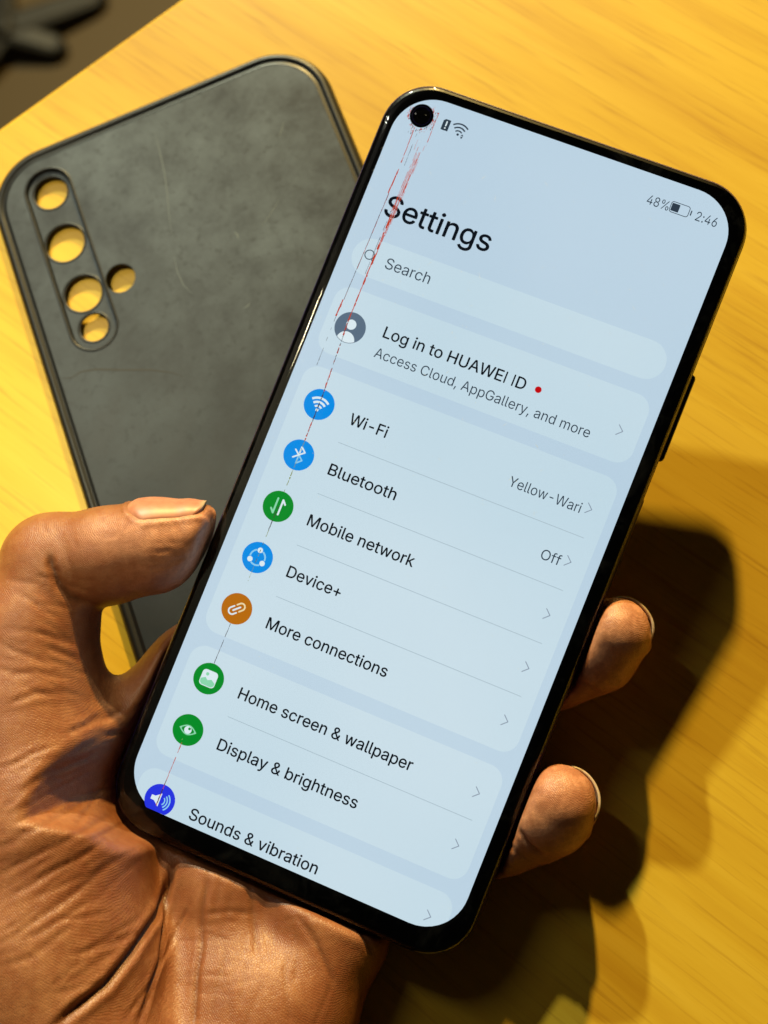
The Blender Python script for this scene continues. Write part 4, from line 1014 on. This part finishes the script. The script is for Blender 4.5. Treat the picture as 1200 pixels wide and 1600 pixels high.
def case_d(P):
    q = (P - c_org) @ case_R
    ax = np.abs(q[..., 0]) - (CW / 2 - 14.0); ay = np.abs(q[..., 1]) - (CL / 2 - 14.0)
    d2 = np.sqrt(np.maximum(ax, 0) ** 2 + np.maximum(ay, 0) ** 2) + np.minimum(np.maximum(ax, ay), 0) - 14.0
    return np.maximum(d2, q[..., 2] - CH)

def hand_d(P, clip=True):
    palm = chain(P, MIDPALM, 6.0)
    palm = smin(palm, chain(P, HYPO, 6.0), 9.0)
    th = chain(P, THENAR, 6.0)
    d = smin(palm, th, 5.0)
    d = smin(d, chain(P, INDEX, 3.0), 8.0)
    if clip:
        d = smax(d, 0.2 - phone_column_d(P, 0.40), 1.6)
    tb = chain(P, THUMB[1:], 2.5)
    tb = smin(tb, chain(P, THUMB[:2], 4.0), 4.0)
    d = smin(d, tb, 7.0)
    d = smin(d, chain(P, MIDDLE, 3.0), 4.0)
    rg = chain(P, RING[:4], 2.0); rt = chain(P, RING[3:], 2.5)
    d = smin(d, smin(rg, rt, 2.0), 4.0)
    pk = chain(P, PINKY[:4], 2.0); pt = chain(P, PINKY[3:], 2.5)
    d = smin(d, smin(pk, pt, 1.4), 4.0)
    if clip:
        d = smax(d, 0.12 - phone_d(P), 0.8)
        d = smax(d, 0.15 - phone_column_d(P, 0.0), 2.0)
        d = smax(d, 0.15 - case_d(P), 0.8)
        d = smax(d, 0.25 - P[..., 2], 1.0)
    return d

def surface_nets(lo, hi, step):
    xs = [np.arange(lo[i], hi[i], step) for i in range(3)]
    G = np.stack(np.meshgrid(*xs, indexing='ij'), -1).astype(np.float32)
    shp = G.shape[:3]
    D = np.empty(shp, np.float32)
    # coarse pass every 5 samples, exact values only near the surface
    cg = [np.arange(0, s + 4, 5) for s in shp]
    CG = np.stack(np.meshgrid(*[lo[i] + cg[i] * step for i in range(3)], indexing='ij'), -1)
    Dc = hand_d(CG)
    near = np.abs(Dc) < 5 * step * 1.9
    full = np.repeat(np.repeat(np.repeat(Dc, 5, 0), 5, 1), 5, 2)
    msk = np.repeat(np.repeat(np.repeat(near, 5, 0), 5, 1), 5, 2)
    D[:] = full[2:2 + shp[0], 2:2 + shp[1], 2:2 + shp[2]]
    msk = msk[2:2 + shp[0], 2:2 + shp[1], 2:2 + shp[2]]
    D[msk] = hand_d(G[msk].astype(float))
    del G
    S = D < 0
    cs = tuple(s - 1 for s in shp)
    acc = np.zeros(cs + (3,), np.float32); cnt = np.zeros(cs, np.float32)
    corner = [(i, j, k) for i in (0, 1) for j in (0, 1) for k in (0, 1)]
    def sl(c): return tuple(slice(c[a], c[a] + cs[a]) for a in range(3))
    for c in corner:
        for ax in range(3):
            if c[ax]: continue
            c2 = list(c); c2[ax] = 1
            d1, d2 = D[sl(c)], D[sl(c2)]
            m = (d1 < 0) != (d2 < 0)
            t = np.where(m, d1 / np.where(m, d1 - d2, 1), 0)
            for a in range(3):
                acc[..., a] += np.where(m, c[a] + (t if a == ax else 0), 0)
            cnt += m
    act = cnt > 0
    idx = -np.ones(cs, np.int64)
    n = int(act.sum())
    idx[act] = np.arange(n)
    base = np.argwhere(act).astype(np.float32)
    V = (base + acc[act] / cnt[act][:, None]) * step + np.array(lo)
    F = []
    for ax in range(3):
        o1, o2 = [a for a in range(3) if a != ax]
        a_ = [slice(0, s) for s in shp]; b_ = [slice(0, s) for s in shp]
        a_[ax] = slice(0, shp[ax] - 1); b_[ax] = slice(1, shp[ax])
        m = S[tuple(a_)] != S[tuple(b_)]
        inside = S[tuple(a_)]
        q = np.argwhere(m)
        ok = np.ones(len(q), bool)
        for o in (o1, o2): ok &= (q[:, o] > 0) & (q[:, o] < cs[o])
        q = q[ok]
        flip = inside[tuple(q.T)]
        def cell(d1, d2):
            r = q.copy(); r[:, o1] -= d1; r[:, o2] -= d2
            return idx[tuple(r.T)]
        quad = np.stack([cell(0, 0), cell(1, 0), cell(1, 1), cell(0, 1)], 1)
        if ax == 1: flip = ~flip
        quad[~flip] = quad[~flip][:, ::-1]
        F.append(quad)
    F = np.concatenate(F)
    return V.astype(float), F[:, ::-1] if False else F

def mesh_normals(V, F):
    fn = np.cross(V[F[:, 2]] - V[F[:, 0]], V[F[:, 3]] - V[F[:, 1]])
    N = np.zeros_like(V)
    for k in range(3):
        for c in range(4):
            N[:, k] += np.bincount(F[:, c], fn[:, k], len(V))
    return N / (np.linalg.norm(N, axis=1, keepdims=True) + 1e-12)

def project(V, F):
    return V - mesh_normals(V, F) * np.clip(hand_d(V), -0.6, 0.6)[:, None]

def ray_hits(xy):
    """points where the sight lines of photo points meet the skin"""
    xy = np.asarray(xy, float)
    r = np.stack([(xy[:, 0] - 600) / FPX, (800 - xy[:, 1]) / FPX, -np.ones(len(xy))], 1) @ CAM_ROT.T
    r /= np.linalg.norm(r, axis=1, keepdims=True)
    t = np.full(len(xy), 190.0)
    for _ in range(60):
        d = hand_d(CAM_LOC + r * t[:, None])
        t = t + np.where(d > 0.02, np.maximum(d * 0.75, 0.02), 0)
    P = CAM_LOC + r * t[:, None]
    return P, (hand_d(P) < 0.15) & (t < 420)

CREASES = [  # photo-traced lines on the skin: points, half width, depth (mm)
    ([(76, 862), (80, 885), (92, 912), (112, 934), (142, 947)], 0.75, 0.59),
    ([(70, 1010), (95, 1020), (125, 1032)], 0.5, 0.19), ([(48, 985), (84, 996), (118, 1008)], 0.45, 0.15), ([(30, 925), (62, 950), (95, 966)], 0.45, 0.12),
    ([(20, 1052), (60, 1050), (100, 1062)], 0.5, 0.17), ([(0, 1005), (40, 1022), (80, 1040)], 0.5, 0.14),
    ([(10, 1100), (60, 1082), (105, 1086)], 0.5, 0.19),
    ([(100, 1150), (150, 1125), (200, 1108)], 0.6, 0.22), ([(118, 1172), (160, 1150), (205, 1140)], 0.5, 0.15),
    ([(165, 1172), (80, 1205), (0, 1250)], 0.55, 0.14), ([(165, 1232), (80, 1282), (0, 1322)], 0.55, 0.16), ([(182, 1268), (100, 1315), (0, 1361)], 0.6, 0.19),
    ([(165, 1318), (70, 1368), (0, 1408)], 0.55, 0.16), ([(180, 1345), (100, 1408), (0, 1474)], 0.6, 0.19), ([(150, 1402), (60, 1458), (0, 1480)], 0.5, 0.14),
    ([(120, 1440), (50, 1495), (0, 1512)], 0.5, 0.11), ([(178, 1300), (120, 1345), (60, 1372)], 0.4, 0.09), ([(150, 1200), (60, 1250), (0, 1286)], 0.4, 0.09),
    ([(276, 1330), (266, 1372), (246, 1428), (206, 1488), (166, 1538), (110, 1582), (70, 1620)], 0.7, 0.95),
    ([(268, 1360), (258, 1420), (250, 1500), (230, 1560), (212, 1610)], 0.55, 0.55),
    ([(326, 1348), (323, 1385), (317, 1415), (315, 1450), (316, 1480), (309, 1520), (306, 1560), (302, 1620)], 0.5, 0.34),
    ([(385, 1374), (393, 1410), (398, 1450), (400, 1492)], 0.5, 0.25), ([(318, 1428), (360, 1424), (400, 1428)], 0.4, 0.15),
    ([(462, 1425), (492, 1470), (515, 1520), (525, 1545)], 0.5, 0.25), ([(300, 1405), (268, 1470), (240, 1530), (190, 1600)], 0.4, 0.22),
    ([(556, 1445), (570, 1468), (583, 1492)], 0.6, 0.31), ([(350, 1500), (335, 1560), (330, 1600)], 0.35, 0.12),
    ([(811, 1296), (824, 1316), (846, 1338)], 0.55, 0.43), ([(795, 1318), (806, 1330), (826, 1345)], 0.4, 0.19),
    ([(905, 1060), (925, 1078), (948, 1090)], 0.5, 0.19),
]

def fine_lines():
    """short faint folds: fanned over the thenar, across the thumb, up the palm, round the joints"""
    rnd = random.Random(21)
    out = []
    def fan(n, x0, x1, y0, y1, dx, dy, lmin, lmax, dep, w=0.42):
        for _ in range(n):
            x, y = rnd.uniform(x0, x1), rnd.uniform(y0, y1)
            a = math.atan2(dy, dx) + rnd.gauss(0, 0.16)
            l = rnd.uniform(lmin, lmax); b_ = rnd.uniform(-0.12, 0.12)
            pts = [(x + l * t * math.cos(a + b_ * t), y + l * t * math.sin(a + b_ * t)) for t in (-0.5, -0.17, 0.17, 0.5)]
            out.append((pts, w, dep * rnd.uniform(0.35, 0.85)))
    fan(34, 0, 190, 1170, 1560, -1, 0.52, 50, 150, 0.16)
    fan(20, 10, 120, 900, 1090, 1, 0.30, 30, 80, 0.15)
    fan(16, 110, 290, 830, 920, 1, -0.18, 18, 50, 0.09, 0.38)
    fan(18, 60, 120, 820, 900, 0.5, 1, 16, 40, 0.12, 0.38)
    fan(22, 250, 540, 1380, 1600, -0.12, 1, 40, 120, 0.12)
    fan(10, 280, 520, 1400, 1600, 1, 0.1, 30, 80, 0.08)
    fan(10, 110, 210, 1090, 1180, -1, 0.45, 30, 70, 0.14)
    return out

def trace_creases():
    out = []
    allp, spans = [], []
    for pts, w, dep in CREASES + fine_lines():
        q = []
        for (x0, y0), (x1, y1) in zip(pts[:-1], pts[1:]):
            n = max(2, int(math.hypot(x1 - x0, y1 - y0) / 14))
            for i in range(n):
                q.append((x0 + (x1 - x0) * i / n, y0 + (y1 - y0) * i / n))
        q.append(pts[-1])
        spans.append((len(allp), len(allp) + len(q), w, dep))
        allp += q
    P, ok = ray_hits(allp)
    for a, b_, w, dep in spans:
        p = P[a:b_][ok[a:b_]]
        if len(p) > 1: out.append((p, w, dep))
    return out

# nails: axis point, direction to the tip, outward normal, s range, half angle, radius growth beyond the tip
def unit(v): v = np.asarray(v, float); return v / np.linalg.norm(v)
def nail_spec(base, tip, n, s0, s1, half, free):
    t = unit(tip - base)
    n = np.asarray(n, float); n = unit(n - t * (n @ t))
    return dict(c=base, t=t, n=n, b=np.cross(t, n), s0=s0, s1=s1, half=math.radians(half), free=free)

t_axis0, t_axis1 = THUMB[4][0], THUMB[5][0]
NAILS = [
    nail_spec(at(205, 858, 27.2), at(318, 826, 28.4), (-0.08, 0.86, 0.46), 2.4, 16.7, 50, 0.4),
    nail_spec(at(946, 1018, 8.0), at(966, 988, 17.0), (0.74, 0.66, -0.10), 0.5, 10.9, 60, 1.5),
    nail_spec(at(858, 1280, 6.5), at(876, 1252, 15.0), (0.88, 0.46, -0.10), 0.5, 10.1, 60, 1.5),
]

def nail_radius(sp, s, th):
    """distance from the axis to the bare skin for arrays s, th"""
    d = np.cos(th)[:, None] * sp['n'] + np.sin(th)[:, None] * sp['b']
    o = sp['c'] + s[:, None] * sp['t']
    r = np.full(len(s), 2.0)
    for _ in range(40):
        v = hand_d(o + d * r[:, None], clip=False)
        r = r - v * 0.7
        r = np.clip(r, 0.5, 12)
    return o, d, r

def build_nail(sp, parent, mat):
    ns, nt = 22, 18
    s_skin = sp['s1'] - sp['free']
    rows = []
    V, F, fr = [], [], []
    th = np.linspace(-sp['half'], sp['half'], nt + 1)
    u = th / sp['half']
    _, _, r_end = nail_radius(sp, np.full(nt + 1, s_skin - 1.2), th)
    _, _, r_mid = nail_radius(sp, np.full(nt + 1, s_skin - 4.0), th)
    for i in range(ns + 1):
        f = i / ns
        start = sp['s0'] + 3.2 * np.abs(u) ** 2.6
        end = sp['s1'] - 2.4 * np.abs(u) ** 3.0
        s = start + (end - start) * f
        o, d, r = nail_radius(sp, np.minimum(s, s_skin - 1.2), th)
        over = np.maximum(s - (s_skin - 1.2), 0)
        slope = np.clip((r_end - r_mid) / 2.8, -1.0, 0.0)
        r = np.where(over > 0, r_end + slope * over, r)
        o = sp['c'] + s[:, None] * sp['t']
        lift = 0.30 - 0.22 * max(0, f * 4 - 3) - 0.42 * np.abs(u) ** 5 - 0.50 * max(0, 1 - f * 9)
        p = o + d * (r + lift)[:, None]
        V += p.tolist()
        fr += np.clip((s - (s_skin - 0.4)) / 0.7, 0, 1).tolist()
    n1 = len(V); w = nt + 1
    # underside, slightly inside, makes the plate a solid sheet
    A = np.array(V).reshape(ns + 1, w, 3)
    for i in range(ns + 1):
        o = A[i]
        d = np.cos(th)[:, None] * sp['n'] + np.sin(th)[:, None] * sp['b']
        V += (o - d * 0.42).tolist(); 
    fr = fr + fr
    for i in range(ns):
        for j in range(nt):
            a = i * w + j
            F.append((a, a + 1, a + w + 1, a + w)); F.append((n1 + a, n1 + a + w, n1 + a + w + 1, n1 + a + 1))
    for j in range(nt):
        a = ns * w + j; F.append((a, a + 1, n1 + a + 1, n1 + a)); b_ = j; F.append((b_, n1 + b_, n1 + b_ + 1, b_ + 1))
    for i in range(ns):
        a = i * w; F.append((a, a + w, n1 + a + w, n1 + a)); b_ = i * w + nt; F.append((b_, n1 + b_, n1 + b_ + w, b_ + w))
    o = mesh_obj('fingernail', V, F, mat, parent, smooth=True)
    at_ = o.data.attributes.new('free', 'FLOAT', 'POINT')
    at_.data.foreach_set('value', np.array(fr, np.float32))
    return o

def nail_material():
    m, N, L, b = node_mat('fingernail')
    a = N.new('ShaderNodeAttribute'); a.attribute_name = 'free'
    v = mapping(N, L)
    n = noise(N, L, v, 500, 3)
    c1 = ramp(N, L, n, [(0.3, (0.38, 0.145, 0.085)), (0.7, (0.46, 0.200, 0.125))])
    c = mixc(N, L, a.outputs['Fac'], c1, (0.48, 0.36, 0.24))
    L.new(c, b.inputs['Base Color'])
    b.inputs['Roughness'].default_value = 0.42
    b.inputs['Specular IOR Level'].default_value = 0.5
    b.inputs['Subsurface Weight'].default_value = 0.1
    b.inputs['Subsurface Scale'].default_value = 0.001
    return m

def subdivide(V, F):
    """one smooth quad subdivision (linear split followed by a projection onto the modelled surface)"""
    E = np.concatenate([F[:, [0, 1]], F[:, [1, 2]], F[:, [2, 3]], F[:, [3, 0]]])
    Es = np.sort(E, 1)
    key = Es[:, 0] * (len(V) + 1) + Es[:, 1]
    uq, first, inv = np.unique(key, return_index=True, return_inverse=True)
    mid = (V[Es[first, 0]] + V[Es[first, 1]]) / 2
    fc = V[F].mean(1)
    n, ne = len(V), len(uq)
    e = inv.reshape(4, len(F)) + n
    c = np.arange(len(F)) + n + ne
    F2 = np.concatenate([np.stack([F[:, i], e[i], c, e[i - 1]], 1) for i in range(4)])
    return np.concatenate([V, mid, fc]), F2

def build_hand():
    lo, hi = (-118.0, -140.0, -1.5), (58.0, 34.0, 45.0)
    V, F = surface_nets(lo, hi, 1.0)
    V = project(V, F)
    V, F = subdivide(V, F)
    # refine once more only where the camera-side skin is seen
    V = project(V, F)
    Nn = mesh_normals(V, F)
    # creases
    disp = np.zeros(len(V)); crease = np.zeros(len(V))
    for P3, w, dep in trace_creases():
        lo_, hi_ = P3.min(0) - 4 * w, P3.max(0) + 4 * w
        sel = np.where(np.all((V > lo_) & (V < hi_), axis=1))[0]
        if not len(sel): continue
        best = np.full(len(sel), 1e9); tt = np.zeros(len(sel))
        for i in range(len(P3) - 1):
            a, b_ = P3[i], P3[i + 1]
            ab = b_ - a
            t = np.clip(((V[sel] - a) @ ab) / (ab @ ab + 1e-9), 0, 1)
            dd = np.linalg.norm(V[sel] - a - t[:, None] * ab, axis=1)
            nb = dd < best
            best[nb] = dd[nb]; tt[nb] = (i + t[nb]) / (len(P3) - 1)
        taper = np.clip(np.minimum(tt, 1 - tt) * 6, 0.15, 1)
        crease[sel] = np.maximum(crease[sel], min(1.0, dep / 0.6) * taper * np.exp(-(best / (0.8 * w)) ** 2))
        disp[sel] -= dep * taper * np.exp(-(best / w) ** 2) - dep * 0.30 * taper * np.exp(-((best - 2.2 * w) / (1.2 * w)) ** 2)
    # nail beds: skin sinks under the plate and swells a little round it
    for sp in NAILS:
        q = V - sp['c']
        s = q @ sp['t']; y = q @ sp['n']; x = q @ sp['b']
        th = np.arctan2(x, y); rad = np.hypot(x, y)
        near = (rad < 13) & (s > sp['s0'] - 3) & (s < sp['s1'] + 1)
        u = th / sp['half']
        e_side = 1 - np.abs(u); e_base = (s - (sp['s0'] + 3.2 * np.minimum(np.abs(u), 1.4) ** 2.6)) / 4.0
        inside = np.minimum(np.clip(e_side * 5, -1, 1), np.clip(e_base * 3, -1, 1))
        ring = np.exp(-((np.minimum(e_side * 6, e_base * 6) + 0.55) / 0.5) ** 2)
        disp += np.where(near, np.where(inside > 0, -0.25 * inside, 0) + 0.26 * ring * (s < sp['s1'] - sp['free']), 0)
    # low uneven relief of flesh
    disp += 0.05 * np.sin(V[:, 0] * 0.55 + 1.3 * np.sin(V[:, 1] * 0.31)) * np.sin(V[:, 1] * 0.47 + 0.9 * np.sin(V[:, 2] * 0.6))
    V2 = V + Nn * disp[:, None]
    keep = phone_d(V2) < 0.05
    V2[keep] = V[keep]
    # tints: finger pads, back of the thumb
    pad = np.zeros(len(V))
    for js, rr in ((THUMB, 14.0), (RING, 13.0), (PINKY, 13.0)):
        pad = np.maximum(pad, np.clip(1.6 - np.linalg.norm(V - js[-1][0], axis=1) / rr, 0, 1))
    tb = chain(V, THUMB[1:], 2.5)
    ta = unit(THUMB[5][0] - THUMB[2][0])
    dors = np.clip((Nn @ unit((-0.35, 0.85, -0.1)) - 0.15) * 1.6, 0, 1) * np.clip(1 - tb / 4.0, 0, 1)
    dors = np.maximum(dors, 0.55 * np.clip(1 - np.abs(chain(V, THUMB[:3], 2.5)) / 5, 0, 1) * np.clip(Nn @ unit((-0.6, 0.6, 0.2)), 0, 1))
    root = mesh_obj('hand', V2, F, MAT['skin'], None, smooth=True)
    for nm, val in (('pad', pad), ('dorsal', dors), ('crease', crease)):
        a = root.data.attributes.new(nm, 'FLOAT', 'POINT')
        a.data.foreach_set('value', val.astype(np.float32))
    tag(root, 'left hand gripping the phone, thumb on its left edge, two fingertips at its right', 'hand')
    nm = nail_material()
    for sp in NAILS: build_nail(sp, root, nm)
    return root
build_hand()
